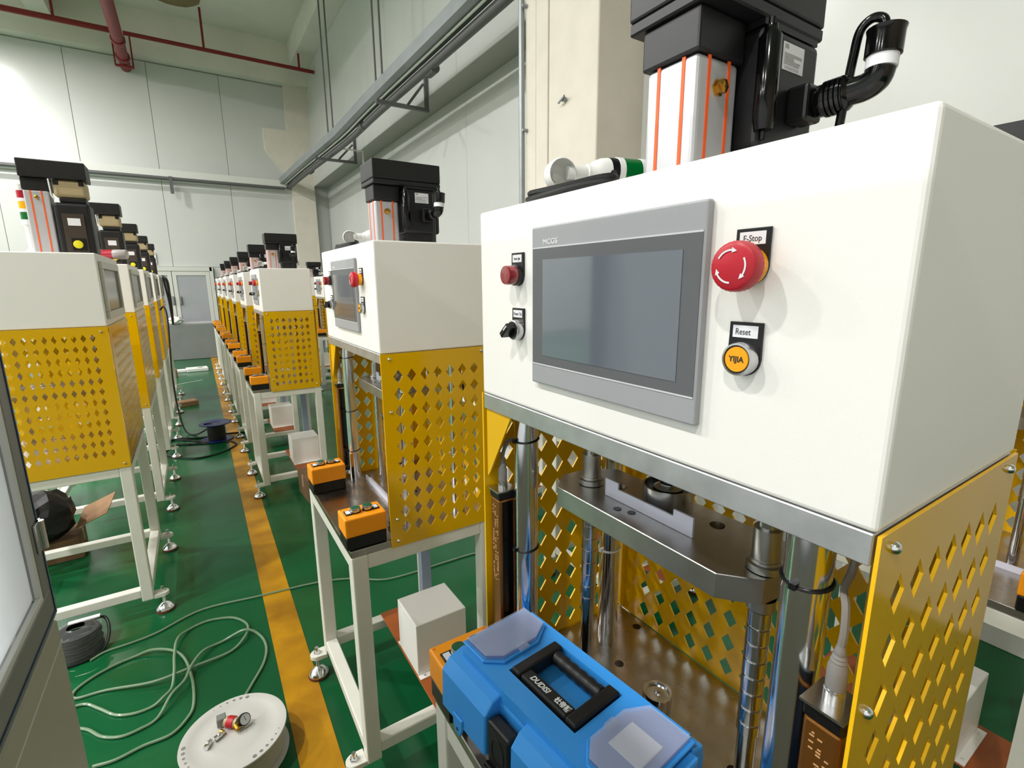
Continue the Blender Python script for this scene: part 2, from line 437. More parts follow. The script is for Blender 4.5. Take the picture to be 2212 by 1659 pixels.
b = BM(); box(b, -9.4, 2.05, YB-.13, YB-.005, 3.60, 3.61); box(b, -9.4, 2.05, YB-.135, YB-.125, 3.60, 3.73); box(b, -9.4, 2.05, YB-.04, YB-.005, 3.71, 3.72)
rl = obj('wall_rail', b, 'conduit_white'); tag(rl, 'galvanised channel rail running along the back wall', 'rail')
b = BM(); tube(b, [(-9.4, YB-.16, 3.56), (2.0, YB-.16, 3.56)], .03, 10); tag(obj('back_wall_pipe', b, 'pipe_grey'), 'dark pipe running below the channel rail on the back wall', 'pipe')
b = BM(); box(b, -.10, -.04, YB-.2, YB-.165, 3.28, 3.6); tag(obj('hanging_strap', b, 'pipe_grey'), 'short grey metal strap hanging from the back wall rail', 'strap')
b = BM(); tube(b, smooth_path([(XW-.01, 8.6, 3.62), (2.45, 8.6, 3.62), (2.25, 8.6, 3.62)]), .012, 6); tube(b, [(XW-.015, 8.6, 3.62), (XW-.015, 8.6, 3.2)], .014, 6); tag(obj('white_branch_conduit', b, 'conduit_white'), 'thin white conduit branching from the tray down the right wall', 'pipe')

# high-bay lamps
def lamp(x, y, label):
    t = empty('high_bay_lamp', (x, y, LAMP_Z)); tag(t, label, 'ceiling lamp', 'high-bay lamps')
    b = BM(); rev(b, (0, 0, 0), (0, 0, 1), [(.20, 0), (.21, .02), (.19, .06), (.08, .10), (.06, .2), (.0, .21)], 24); obj('lamp_housing', b, 'lamp_body', t)
    b = BM(); rev(b, (0, 0, -.004), (0, 0, 1), [(.185, 0), (.185, .003)], 24); obj('lens', b, 'lamp_lens', t)
    b = BM(); cyl(b, (0, 0, .2), (0, 0, ZC-LAMP_Z), .008, n=6); obj('suspension_rod', b, 'lamp_body', t)
    L = bpy.data.lights.new('lamp_light', 'AREA'); L.shape = 'DISK'; L.size = .2; L.energy = LAMP_W[x]; L.color = (1, .972, .955)
    lo = bpy.data.objects.new('lamp_light', L); COL.objects.link(lo); lo.parent = t; lo.location = (0, 0, -.012)
for i, (x, y) in enumerate(LAMPS):
    row = {-2.7: 'aisle row', -6.0: 'middle hall row', -9.2: 'far left row'}[x]
    lamp(x, y, 'round high-bay lamp of the %s, %s from the near wall' % (row, ['first', 'second', 'third', 'fourth', 'fifth'][i % 5]))

# ================================================================== PRESSES
ZT, ZB, ZP, ZR, ZTAB = 1.608, 1.318, 1.292, .766, .786
W, D = .58, .325
XT = -.112                                  # table front edge, local
def stand(root, W, xa, xb, zr, leg=.044, rail_z=.105):
    for i, (lx, ly) in enumerate(((xa, 0), (xa, W-leg), (xb-leg, 0), (xb-leg, W-leg))):
        b = BM(); box(b, lx, lx+leg, ly, ly+leg, .085, zr-.0, .004, 2); obj('leg', b, 'frame_paint', root)
    for z0, z1 in ((zr-.045, zr-.001), (rail_z, rail_z+.04)):
        for y in (0.0015, W-leg+.0015):
            b = BM(); box(b, xa+leg, xb-leg, y, y+leg-.003, z0, z1, .003, 1); obj('rail', b, 'frame_paint', root)
        for x in (xa+.0015, xb-leg+.0015):
            b = BM(); box(b, x, x+leg-.003, leg, W-leg, z0, z1, .003, 1); obj('rail', b, 'frame_paint', root)
    foot0 = None
    for sx, x in ((-1, xa), (1, xb)):
        for y in (.029, W-.029):
            if foot0 is None:
                foot0 = {}
                b = BM(); rev(b, (0, 0, .012), (0, 0, 1), [(.0, 0), (.037, 0), (.036, .006), (.018, .024), (.008, .03), (.0065, .032), (.0065, .112), (.0, .112)], 20, caps=False); foot0['f'] = obj('leveling_foot', b, 'chrome', root)
                b = BM(); rev(b, (0, 0, 0), (0, 0, 1), [(.038, 0), (.039, .006), (.037, .012)], 20); foot0['r'] = obj('rubber_base', b, 'brown_rubber', foot0['f'])
                b = BM(); rev(b, (0, 0, .0995), (0, 0, 1), [(.013, 0), (.013, .003), (.0105, .003), (.0105, .011)], 6); foot0['n'] = obj('foot_nut', b, 'chrome', foot0['f'])
                f = foot0['f']
            else:
                f = share(foot0['f'], parent=root)
                for k in ('r', 'n'): share(foot0[k], parent=f)
            f.location = (x+sx*.033, y, 0)
            b = BM()
            poly = [(0, -.026)] + [(.034*1+.024*math.sin(a*math.pi/8), -.024*math.cos(a*math.pi/8)) for a in range(9)] + [(0, .026)]
            poly = [(-.033*sx+sx*(px), py, .0855) for px, py in poly]
            prism(b, [(p[0], p[1], .0815) for p in poly], (0, 0, .0175), bev=.002, seg=1); obj('foot_bracket', b, 'frame_paint', f)
SCREW = {}
def screw(parent, p, axis, r=.005):
    key = (tuple(axis), r)
    if key not in SCREW:
        b = BM(); rev(b, (0, 0, 0), axis, [(r, 0), (r, r*.35), (r*.75, r*.8), (r*.35, r), (0, r)], 12, caps=False)
        o = obj('screw', b, 'chrome', parent); SCREW[key] = o
    else: o = share(SCREW[key], parent=parent)
    o.location = p
    return o
def cable_tie(parent, x, y, z, r, material='black_plastic'):
    b = BM(); tube(b, [(x+r*math.cos(a*math.pi/10), y+r*math.sin(a*math.pi/10), z+.002*math.cos(a*math.pi/10)) for a in range(21)], .0016, 6); box(b, x-r-.005, x-r+.002, y-.003, y+.003, z-.003, z+.003); obj('cable_tie', b, material, parent)
def legend(root_part, cy, cz, txt, size=.0052, sxx=1., dy=0., light=False):
    """black legend plate on the cabinet front with a white paper label"""
    r = .0152; top = .031
    poly = [(-r, top), (r, top)] + [(r*math.cos(-a*math.pi/12), r*math.sin(-a*math.pi/12)) for a in range(13)]
    b = BM(); prism(b, [(0-.0002, cy-u, cz+v) for u, v in poly], (-.0028, 0, 0), bev=.0007, seg=1); lp = obj('legend_plate', b, 'black_plastic', root_part)
    b = BM(); box(b, -.0034, -.0030, cy-.0115, cy+.0115, cz+.0178, cz+.0282); obj('legend_card', b, 'paper', root_part)
    text('legend_lettering', txt, size, (-.00345, cy+dy, cz+.0226), (0, -1, 0), (0, 0, 1), 'ink', root_part, sx=sxx)
def make_press():
    root = empty('press_machine')
    stand(root, W, XT, D+.008, ZR)
    b = BM(); box(b, XT-.001, D+.0115, .001, W-.001, ZR, ZTAB, .0015, 1); tab = obj('table_plate', b, 'dark_steel', root)
    for hx, hy in ((.315, .5), (.21, .445), (.20, .2), (.30, .1), (.17, .27), (.185, .285)):
        b = BM(); rev(b, (hx, hy, ZTAB), (0, 0, 1), [(.0085, 0), (.0085, .0004)], 14); obj('bolt_hole', b, 'black_gloss', tab)
    b = BM(); box(b, .075, .079, .085, .495, ZTAB, ZTAB+.016); box(b, .079, .095, .085, .495, ZTAB, ZTAB+.002); obj('angle_strip', b, 'bright_steel', root)
    b = BM(); box(b, .0005, D-.001, .002, W-.002, ZP, ZB, .001, 1); obj('top_plate', b, 'plate_steel', root)
    # columns
    for cx in (.045, .245):
        for cy in (.063, .517):
            b = BM(); cyl(b, (cx, cy, ZTAB), (cx, cy, ZP), .0200, n=32); c = obj('column', b, 'chrome', root)
            if cx < .1:
                for z in ((1.245, 1.05, .9) if cy > .3 else (1.235, .99)): cable_tie(c, cx, cy, z, .0212)
            else: cable_tie(c, cx, cy, .985, .0212, 'white_plastic')
    # guide rods
    for cy in (.142, .438):
        prof = [(.0112, 0), (.0112, .17), (.0132, .171)]
        z = .185
        while z < .355:
            prof += [(.0132, z), (.0116, z+.0004), (.0116, z+.0026), (.0132, z+.003)]; z += .022
        prof += [(.0132, .359), (.0112, .3595), (.0112, ZP-ZTAB)]
        b = BM(); rev(b, (.12, cy, ZTAB), (0, 0, 1), prof, 20); g = obj('guide_rod', b, 'rod_steel', root)
        b = BM(); rev(b, (.12, cy, 1.178), (0, 0, 1), [(.020, 0), (.020, .008), (.0162, .009), (.0162, .013), (.0150, .0132), (.0150, .05), (.0113, .05)], 24, caps=False); obj('flange_bushing', b, 'press_steel', g)
        b = BM(); rev(b, (.12, cy, 1.142), (0, 0, -1), [(.016, 0), (.016, .014), (.0133, .014)], 20, caps=False); obj('lower_bushing', b, 'press_steel', g)
    # moving press plate
    b = BM(); prism(b, [(.0645, .166, 1.146), (.0645, .456, 1.146), (.102, .491, 1.146), (.165, .491, 1.146), (.20, .456, 1.146), (.20, .157, 1.146), (.165, .122, 1.146), (.097, .128, 1.146)], (0, 0, .031), bev=.0008, seg=1)
    pp = obj('press_plate', b, 'press_steel', root)
    b = BM(); rev(b, (.156, .312, 1.1775), (0, 0, 1), [(.036, 0), (.036, .033), (.0335, .033), (.033, .006), (.021, .006), (.021, .030), (.015, .034), (.0, .034)], 32, caps=False); obj('load_cell_cup', b, 'silver', pp)
    b = BM(); cyl(b, (.156, .312, 1.21), (.156, .312, ZP), .012, n=20); obj('ram_rod', b, 'rod_steel', pp)
    b = BM(); prism(b, [(.107, .391, 1.1775), (.107, .231, 1.1775), (.107, .231, 1.205), (.107, .262, 1.205), (.107, .262, 1.195), (.107, .364, 1.195), (.107, .364, 1.205), (.107, .391, 1.205)], (.003, 0, 0)); obj('notched_strip', b, 'bright_steel', pp)
    for hx, hy, r in ((.15, .40, .010), (.165, .235, .010), (.088, .345, .006), (.096, .325, .006)):
        b = BM(); rev(b, (hx, hy, 1.1772), (0, 0, 1), [(r, 0), (r, .0004)], 14); obj('bolt_hole', b, 'black_gloss', pp)
    b = BM(); rev(b, (.14, .30, 1.146), (0, 0, -1), [(.017, 0), (.017, .028), (.015, .03), (0, .03)], 24, caps=False); obj('press_tool', b, 'rod_steel', pp)
    b = BM(); rev(b, (.167, .318, ZTAB), (0, 0, 1), [(.0235, 0), (.0235, .060), (.0225, .062), (.0185, .062), (.018, .058), (.005, .058), (.0045, .052), (0, .052)], 28, caps=False); obj('lower_tool', b, 'rod_steel', root)
    # perforated guards
    us = [.046+.0384*i for i in range(7)]; zs = [.8185+.0486*i for i in range(10)]
    for y0, name in ((-.0035, 0), (W+.0005, 1)):
        b = BM(); perforated(b, 0, D, ZR-.002, ZB, us, zs, .0384, .0486, .0136, .0187, .003, lambda u, d, z, y0=y0: (u, y0+d, z))
        p = obj('side_guard', b, ['yellow_sheet', 'yellow_edge'], root)
        ys = -.0036 if name == 0 else W+.0036; axs = (0, -1 if name == 0 else 1, 0)
        for sx, sz in ((.023, 1.304), (.300, 1.306), (.020, 1.16), (.020, .848), (.020, .782), (.305, .79)): screw(p, (sx, ys, sz), axs)
    us2 = [.078+.0386*i for i in range(12)]
    b = BM(); perforated(b, .001, W-.001, ZR+.021, ZB, us2, zs, .0386, .0486, .0136, .0187, .003, lambda u, d, z: (D+.012+d, u, z))
    obj('back_guard', b, ['yellow_sheet', 'yellow_edge'], root)
    # yellow corner gusset under the top plate at the far side
    b = BM(); prism(b, [(.004, W-.004, ZP-.001), (.004, W-.004, ZP-.12), (.004, W-.008, ZP-.12), (.004, .50, ZP-.001)], (.003, 0, 0)); obj('corner_gusset', b, 'yellow_sheet', root)
    # light curtains
    for y0, y1, win in ((.006, .036, 1), (.544, .574, -1)):
        b = BM(); box(b, .008, .040, y0, y1, .83, 1.132, .003, 2); lc = obj('light_curtain', b, 'light_curtain_gold', root)
        yw = y1 if win == 1 else y0
        b = BM(); box(b, .0135, .0345, yw-.001 if win == -1 else yw-.001, yw+.001, .835, 1.128); obj('sensor_window', b, 'black_gloss', lc)
        b = BM(); box(b, .007, .041, y0-.001, y1+.001, 1.132, 1.146, .002, 1); obj('end_cap', b, 'black_plastic', lc); b = BM(); box(b, .007, .041, y0-.001, y1+.001, .816, .83, .002, 1); obj('end_cap', b, 'black_plastic', lc)
        ym = (y0+y1)/2
        b = BM(); box(b, .004, .044, y0-.002, y1+.003, 1.1465, 1.149); box(b, .041, .044, y0, y1, 1.11, 1.1465); obj('mounting_bracket', b, 'silver', lc); b = BM(); box(b, .004, .044, y0-.002, y1+.003, .800, .8155, .002, 1); obj('mounting_bracket', b, 'silver', lc)
        b = BM(); rev(b, (.024, ym, 1.149), (0, 0, 1), [(.0085, 0), (.0085, .011), (.0075, .0115), (.0075, .013)], 18); obj('connector_nut', b, 'silver', lc)
        b = BM(); rev(b, (.024, ym, 1.162), (0, 0, 1), [(.0072, 0), (.0078, .002), (.0078, .020), (.0062, .025), (.0066, .026), (.0054, .0285), (.0058, .0295), (.0046, .032), (.005, .033), (.0038, .037), (.0033, .04)], 18); obj('cable_plug', b, 'connector_grey', lc)
        sgn = 1 if win == 1 else -1
        b = BM(); tube(b, smooth_path([(.024, ym, 1.200), (.026, ym, 1.214), (.033, ym+sgn*.004, 1.232), (.046, ym+sgn*.012, 1.240), (.062, ym+sgn*.014, 1.25), (.068, ym+sgn*.014, 1.27), (.069, ym+sgn*.014, 1.292)]), .0033, 8); obj('sensor_cable', b, 'cable_grey', lc)
        b = BM(); random.seed(5)
        for j in range(3):
            for k in range(46):
                if random.random() < (.75 if (k//7+j) % 3 else .15): box(b, .0074, .0080, y0+.0062+j*.0065, y0+.0062+j*.0065+.002+.0025*random.random(), 1.121-.0032*k-.0011, 1.121-.0032*k)
        obj('printed_specification', b, 'print_tan', lc)
        ysc = -.0005 if win == 1 else W+.0005
    # cabinet
    b = BM(); box(b, 0, D, 0, W, ZB+.0005, ZT, .0045, 3); obj('head_cabinet', b, 'white_paint', root)
    # touch panel
    b = BM(); box(b, -.0085, -.0002, .154, .424, 1.364, 1.571, .0022, 2); hp = obj('touch_panel', b, 'hmi_grey', root)
    b = BM(); box(b, -.0092, -.0086, .1575, .4205, 1.3905, 1.3922); obj('trim_line', b, 'hmi_light', hp); b = BM(); box(b, -.0092, -.0086, .1575, .4205, 1.5432, 1.5448); obj('trim_line', b, 'hmi_light', hp)
    b = BM(); box(b, -.0091, -.0086, .1575, .4205, 1.3922, 1.5432); obj('screen_surround', b, 'hmi_dark', hp)
    b = BM(); box(b, -.0097, -.0091, .178, .398, 1.404, 1.529); obj('display', b, 'lcd', hp)
    text('brand_lettering', 'MCGS', .0092, (-.0088, .3835, 1.5505), (0, -1, 0), (0, 0, 1), 'white_print', hp, sx=1.25)
    # emergency stop
    cy, cz = .1142, 1.5115
    b = BM(); rev(b, (-.003, cy, cz), (-1, 0, 0), [(.0155, 0), (.0155, .005), (.0165, .009), (.0145, .013), (.0, .013)], 28, caps=False); es = obj('emergency_stop', b, 'amber', root)
    legend(es, cy, cz, 'E-Stop', .0072, .86)
    b = BM(); rev(b, (-.012, cy, cz), (-1, 0, 0), [(.0125, 0), (.0195, .003), (.0202, .005), (.0202, .013), (.0192, .016), (.0165, .0178), (0, .0184)], 64, caps=False, scal=[0, .006, .012, .012, .006, 0, 0]); mh = obj('mushroom_head', b, 'estop_red', es)
    for k in range(3):
        b = BM(); a0 = R(150-120*k); pts_o, pts_i = [], []
        for j in range(11):
            a = a0 - R(62)*j/10; pts_o.append((.0136*math.cos(a), .0136*math.sin(a))); pts_i.append((.0122*math.cos(a), .0122*math.sin(a)))
        ae = a0-R(62); at = a0-R(82)
        tip = [(.0150*math.cos(ae), .0150*math.sin(ae)), (.0129*math.cos(at), .0129*math.sin(at)), (.0108*math.cos(ae), .0108*math.sin(ae))]
        poly = pts_o + tip + pts_i[::-1]
        prism(b, [(-.0302, cy-u, cz+v) for u, v in poly], (-.0004, 0, 0)); obj('turn_arrow', b, 'paper', es)
    # reset button
    cy, cz = .1135, 1.4345
    b = BM(); rev(b, (-.003, cy, cz), (-1, 0, 0), [(.0145, 0), (.0145, .007), (.0138, .0098), (.0122, .0102), (.0118, .0085), (0, .0085)], 32, caps=False); rb = obj('reset_button', b, 'silver', root)
    legend(rb, cy, cz, 'Reset', .0076, .82, dy=.002)
    b = BM(); rev(b, (-.0112, cy, cz), (-1, 0, 0), [(.0118, 0), (.0118, .0006)], 32); obj('button_ring', b, 'ink', rb)
    b = BM(); rev(b, (-.0118, cy, cz), (-1, 0, 0), [(.0108, 0), (.0106, .0012), (0, .0013)], 32, caps=False); obj('button_cap', b, 'amber', rb)
    text('button_lettering', 'YIJIA', .0068, (-.0133, cy, cz), (0, -1, 0), (0, 0, 1), 'ink', rb, bold=.0001)
    # power light
    cy, cz = .468, 1.5105
    b = BM(); rev(b, (-.003, cy, cz), (-1, 0, 0), [(.0145, 0), (.0145, .006), (.0135, .0065), (0, .0065)], 28, caps=False); pl = obj('power_light', b, 'black_plastic', root)
    legend(pl, cy, cz, 'Power Light', .0052, .62)
    b = BM(); rev(b, (-.0092, cy, cz), (-1, 0, 0), [(.0134, 0), (.0134, .012), (.0125, .0145), (.006, .0152), (0, .0152)], 32, caps=False); obj('lamp_lens', b, 'lamp_red', pl)
    # power switch
    cy, cz = .467, 1.433
    b = BM(); rev(b, (-.003, cy, cz), (-1, 0, 0), [(.0148, 0), (.0148, .006), (.0140, .009), (.0125, .0096), (.012, .008), (0, .008)], 32, caps=False); ps = obj('power_switch', b, 'silver', root)
    legend(ps, cy, cz, 'Power On', .0068, .72)
    b = BM(); rev(b, (-.0112, cy, cz), (-1, 0, 0), [(.0122, 0), (.0115, .004), (0, .0045)], 24, caps=False)
    ca, sa = math.cos(R(40)), math.sin(R(40))
    def K(u, v): return (-.0145, cy-(u*ca-v*sa), cz+(u*sa+v*ca))
    prism(b, [K(-.0115, -.0042), K(.0115, -.0042), K(.0115, .0042), K(-.0115, .0042)], (-.014, 0, 0), bev=.0012, seg=1); obj('switch_knob', b, 'black_plastic', ps)
    b = BM(); prism(b, [(-.0286, *K(u, v)[1:]) for u, v in ((.001, -.0009), (.011, -.0009), (.011, .0009), (.001, .0009))], (-.0003, 0, 0)); obj('knob_mark', b, 'white_print', ps)
    # actuator
    ax0, ax1, ay0, ay1 = .095, .168, .257, .330
    b = BM(); box(b, ax0, ax1, ay0, ay1, ZT, 1.745, .006, 3); ab = obj('actuator_body', b, 'alu', root)
    for yy in (ay0+.019, ay1-.019):
        b = BM(); box(b, ax0-.0008, ax0+.001, yy-.0022, yy+.0022, ZT+.001, 1.7445); obj('orange_stripe', b, 'orange_line', ab)
    for xx in (ax0+.019, ax1-.019):
        b = BM(); box(b, xx-.0022, xx+.0022, ay0-.0008, ay0+.001, ZT+.001, 1.7445); obj('orange_stripe', b, 'orange_line', ab)
    b = BM(); rev(b, (.131, ay0-.0002, 1.714), (0, -1, 0), [(.0095, 0), (.0095, .002), (.0078, .0022), (.0078, .009), (.006, .010), (0, .010)], 6, caps=False); obj('brass_plug', b, 'brass', ab)
    b = BM(); box(b, ax0-.004, ax1+.004, ay0-.003, ay1+.005, 1.7452, 1.789, .003, 2); obj('actuator_neck', b, 'black_box', root)
    b = BM(); box(b, .085, .299, .233, .353, 1.8035, 1.857, .003, 2); box(b, .0855, .2985, .2335, .3525, 1.7892, 1.803, .002, 1); obj('drive_housing', b, 'black_box', root)
    b = BM(); box(b, .176, .292, .232, .346, 1.652, 1.782, .008, 3); box(b, .178, .290, .235, .343, 1.7822, 1.7888); box(b, .186, .282, .242, .336, ZT, 1.652); sm = obj('servo_motor', b, 'black_box', root)
    b = BM(); box(b, .212, .256, .2313, .2319, 1.742, 1.771); nl = obj('name_label', b, 'paper', sm)
    b = BM(); random.seed(2)
    box(b, .2145, .222, .2309, .2312, 1.765, 1.769)
    for k in range(7):
        x1 = .2145+.038*(.5+.5*random.random()); box(b, .2145, x1, .2309, .2312, 1.760-.0018*k-.0006, 1.760-.0018*k)
    for k in range(9): box(b, .217+.0034*k, .2185+.0034*k, .2309, .2312, 1.7435, 1.7465)
    obj('label_print', b, 'hmi_grey', nl)
    b = BM(); tube(b, [(.180, .2285, 1.786), (.180, .2285, 1.66)], .0035, 8); rev(b, (.180, .2285, 1.778), (0, 0, -1), [(.0070, 0), (.0080, .006), (.0125, .012), (.0125, .095), (.010, .108), (.006, .108)], 16); obj('power_cable_gland', b, 'black_gloss', sm)
    b = BM(); box(b, .226, .262, .206, .232, 1.684, 1.724, .004, 2); obj('connector_block', b, 'black_plastic', sm)
    b = BM(); prof = [(.015, 0), (.0175, .004), (.0175, .010)]
    for k in range(4): prof += [(.0195, .011+.005*k), (.0195, .014+.005*k), (.0172, .0145+.005*k), (.0172, .0158+.005*k)]
    prof += [(.0185, .032), (.0172, .034), (.0150, .036)]
    rev(b, (.246, .206, 1.704), (0.08, -1, .05), prof, 20)
    tube(b, smooth_path([(.248, .172, 1.7055), (.249, .157, 1.7065), (.250, .147, 1.712), (.2505, .144, 1.722)]), .0142, 16)
    obj('encoder_elbow', b, 'black_gloss', sm)
    b = BM(); rev(b, (.2505, .144, 1.721), (.05, 0, 1), [(.0150, 0), (.0150, .012)], 20); obj('barcode_band', b, 'paper', sm)
    b = BM(); rev(b, (.251, .144, 1.7325), (.05, 0, 1), [(.0155, 0), (.0174, .001), (.0174, .022), (.0185, .027), (.0165, .028)], 20); obj('encoder_plug', b, 'black_gloss', sm)
    b = BM(); tube(b, smooth_path([(.252, .144, 1.757), (.252, .148, 1.770), (.250, .158, 1.774), (.248, .168, 1.765), (.248, .172, 1.74), (.248, .176, 1.70), (.247, .180, 1.65), (.246, .185, ZT+.001)]), .0048, 10); obj('encoder_cable', b, 'black_gloss', sm)
    # electrical box under the table
    b = BM(); box(b, .117, .335, .004, W-.004, .1455, .1505, .001, 1); mb = obj('mounting_board', b, 'orange_board', root)
    b = BM(); box(b, .120, .312, .170, .352, .151, .348, .003, 2); eb = obj('electrical_box', b, 'white_paint', root)
    b = BM(); box(b, .120, .312, .148, .1698, .151, .154); obj('box_flange', b, 'white_paint', eb); b = BM(); box(b, .120, .312, .3522, .372, .151, .154); obj('box_flange', b, 'white_paint', eb)
    for sx in (.14, .29): screw(eb, (sx, .159, .154), (0, 0, 1), .0042)
    b = BM(); box(b, .255, .295, .44, .475, .152, ZR-.046, .001, 1); du = obj('cable_duct', b, 'duct_blue', root)
    b = BM()
    for k in range(42): box(b, .2545, .2549, .446, .469, .17+.0125*k, .175+.0125*k)
    obj('duct_slots', b, 'enclosure_grey', du)
    return root

def make_tall_press():
    """deeper press of the left row, seen from its back"""
    W2, D2 = .70, .49; zt, zb, zr = 1.629, 1.337, .735
    root = empty('tall_press_machine')            # origin: near back corner, +x is the aisle side
    stand(root, W2, -D2-.11, 0.0, zr)
    b = BM(); box(b, -D2-.11, 0.001, .001, W2-.001, zr, zr+.02, .0015, 1); obj('table_plate', b, 'dark_steel', root)
    b = BM(); box(b, -D2+.001, -.001, .002, W2-.002, zb-.026, zb, .001, 1); obj('top_plate', b, 'plate_steel', root)
    for cx in (-.06, -D2+.05):
        for cy in (.07, W2-.07):
            b = BM(); cyl(b, (cx, cy, zr+.02), (cx, cy, zb-.026), .02, n=20); obj('column', b, 'chrome', root)
    b = BM(); prism(b, [(-.38, .12, 1.02), (-.12, .12, 1.02), (-.12, .58, 1.02), (-.38, .58, 1.02)], (0, 0, .04), bev=.001, seg=1); obj('press_plate', b, 'press_steel', root)
    us = [-.053-.0294*i for i in range(14)][::-1]; zs = [.806+.0442*i for i in range(12)]
    for y0, s in ((-.0035, -1), (W2+.0005, 1)):
        b = BM(); perforated(b, -D2, 0, zr-.002, zb, us, zs, .0294, .0442, .0092, .0165, .003, lambda u, d, z, y0=y0: (u, y0+d, z))
        p = obj('side_guard', b, ['yellow_sheet', 'yellow_edge'], root)
        for sx, sz in ((-.024, 1.318), (-D2+.024, 1.318), (-.020, .752), (-D2+.02, .752)): screw(p, (sx, -.0036 if s < 0 else W2+.0036, sz), (0, s, 0))
    us2 = [.08+.0338*i for i in range(17)]
    b = BM(); perforated(b, .001, W2-.001, zr+.021, zb, us2, zs, .0338, .0442, .0092, .0165, .003, lambda u, d, z: (.0005+d, u, z))
    obj('back_guard', b, ['yellow_sheet', 'yellow_edge'], root)
    b = BM(); box(b, -D2, 0, 0, W2, zb+.0005, zt, .0045, 3); hc = obj('head_cabinet', b, 'white_paint', root)
    b = BM(); ya, yb2, za, zb2 = .035, .60, zb+.028, zt-.03
    for q in ((ya, yb2, za, za+.03), (ya, yb2, zb2-.03, zb2), (ya, ya+.03, za+.03, zb2-.03), (yb2-.03, yb2, za+.03, zb2-.03)): box(b, .0005, .012, q[0], q[1], q[2], q[3], .002, 1)
    obj('window_frame', b, 'grey_frame', hc)
    b = BM(); box(b, .0006, .003, ya+.031, yb2-.031, za+.031, zb2-.031); obj('window_pane', b, 'dark_glass', hc)
    # actuator, near side at y = .27
    yn = .27
    b = BM(); box(b, -.228, -.146, yn, yn+.08, zt, 1.89, .006, 3); ab = obj('actuator_body', b, 'alu', root)
    for xx in (-.205, -.170):
        b = BM(); box(b, xx-.0026, xx+.0026, yn-.0008, yn+.001, zt+.001, 1.889); obj('orange_stripe', b, 'orange_line', ab)
    b = BM(); rev(b, (-.188, yn-.0002, 1.862), (0, -1, 0), [(.008, 0), (.008, .006), (.005, .008), (0, .008)], 6, caps=False); obj('brass_plug', b, 'brass', ab)
    b = BM(); box(b, -.230, -.143, yn-.003, yn+.085, 1.8902, 1.938, .003, 2); obj('actuator_neck', b, 'black_box', root)
    b = BM(); box(b, -.231, -.015, yn-.022, yn+.10, 1.9385, 2.008, .004, 2); obj('drive_housing', b, 'black_box', root)
    b = BM(); box(b, -.132, -.024, yn-.01, yn+.09, 1.868, 1.938, .012, 3); obj('gear_block', b, 'beige_metal', root)
    b = BM(); box(b, -.118, -.03, yn-.004, yn+.084, 1.845, 1.8675, .006, 2); obj('flange_plate', b, 'black_box', root)
    b = BM(); box(b, -.140, -.02, yn-.02, yn+.10, zt, 1.845, .012, 3); sm = obj('servo_motor', b, 'black_box', root)
    b = BM(); box(b, -.116, -.044, yn-.024, yn-.0202, zt+.01, 1.80, .001, 1); obj('motor_cover', b, 'brown_metal', sm)
    b = BM(); box(b, -.098, -.05, yn-.0262, yn-.0241, 1.65, 1.70); obj('sticker_backing', b, 'black_plastic', sm)
    for xx in (-.119, -.037):
        b = BM(); box(b, xx-.009, xx+.009, yn-.0115, yn+.004, 1.915, 1.936, .001, 1); obj('gear_bolt', b, 'black_plastic', root)
    b = BM(); box(b, -.100, -.058, yn-.0252, yn-.0242, 1.752, 1.782); obj('name_label', b, 'paper', sm)
    b = BM(); rev(b, (-.078, yn-.0262, 1.675), (0, -1, 0), [(.017, 0), (.016, .006), (.006, .008), (0, .008)], 24, caps=False); obj('warning_sticker', b, 'sticker_yellow', sm)
    b = BM(); tube(b, [(-.139, yn-.022, 1.935), (-.137, yn-.022, 1.87), (-.13, yn-.022, 1.858)], .003, 6); obj('white_wire', b, 'white_plastic', sm)
    # upright signal tower
    b = BM(); cyl(b, (-.243, yn+.06, zt), (-.243, yn+.06, 1.76), .011, n=14); rev(b, (-.243, yn+.06, zt), (0, 0, 1), [(.02, 0), (.02, .02), (.012, .03)], 16); so = obj('signal_tower', b, 'white_plastic', root)
    for k, cc in enumerate(('signal_green', 'signal_yellow', 'signal_red')):
        b = BM(); rev(b, (-.243, yn+.06, 1.775+.043*k), (0, 0, 1), [(.0175, 0), (.0175, .03)], 20); obj('signal_lens', b, cc, so)
    for z0, z1 in ((1.755, 1.775), (1.805, 1.818), (1.848, 1.861), (1.891, 1.915)):
        b = BM(); rev(b, (-.243, yn+.06, z0), (0, 0, 1), [(.018, 0), (.018, z1-z0)], 20); obj('signal_ring', b, 'white_plastic', so)
    b = BM(); box(b, -D2-.009, -D2-.0005, .2, .5, 1.39, 1.59, .002, 1); hp = obj('touch_panel', b, 'hmi_grey', root)
    b = BM(); box(b, -D2-.0097, -D2-.0092, .22, .48, 1.42, 1.555); obj('display', b, 'lcd', hp)
    return root

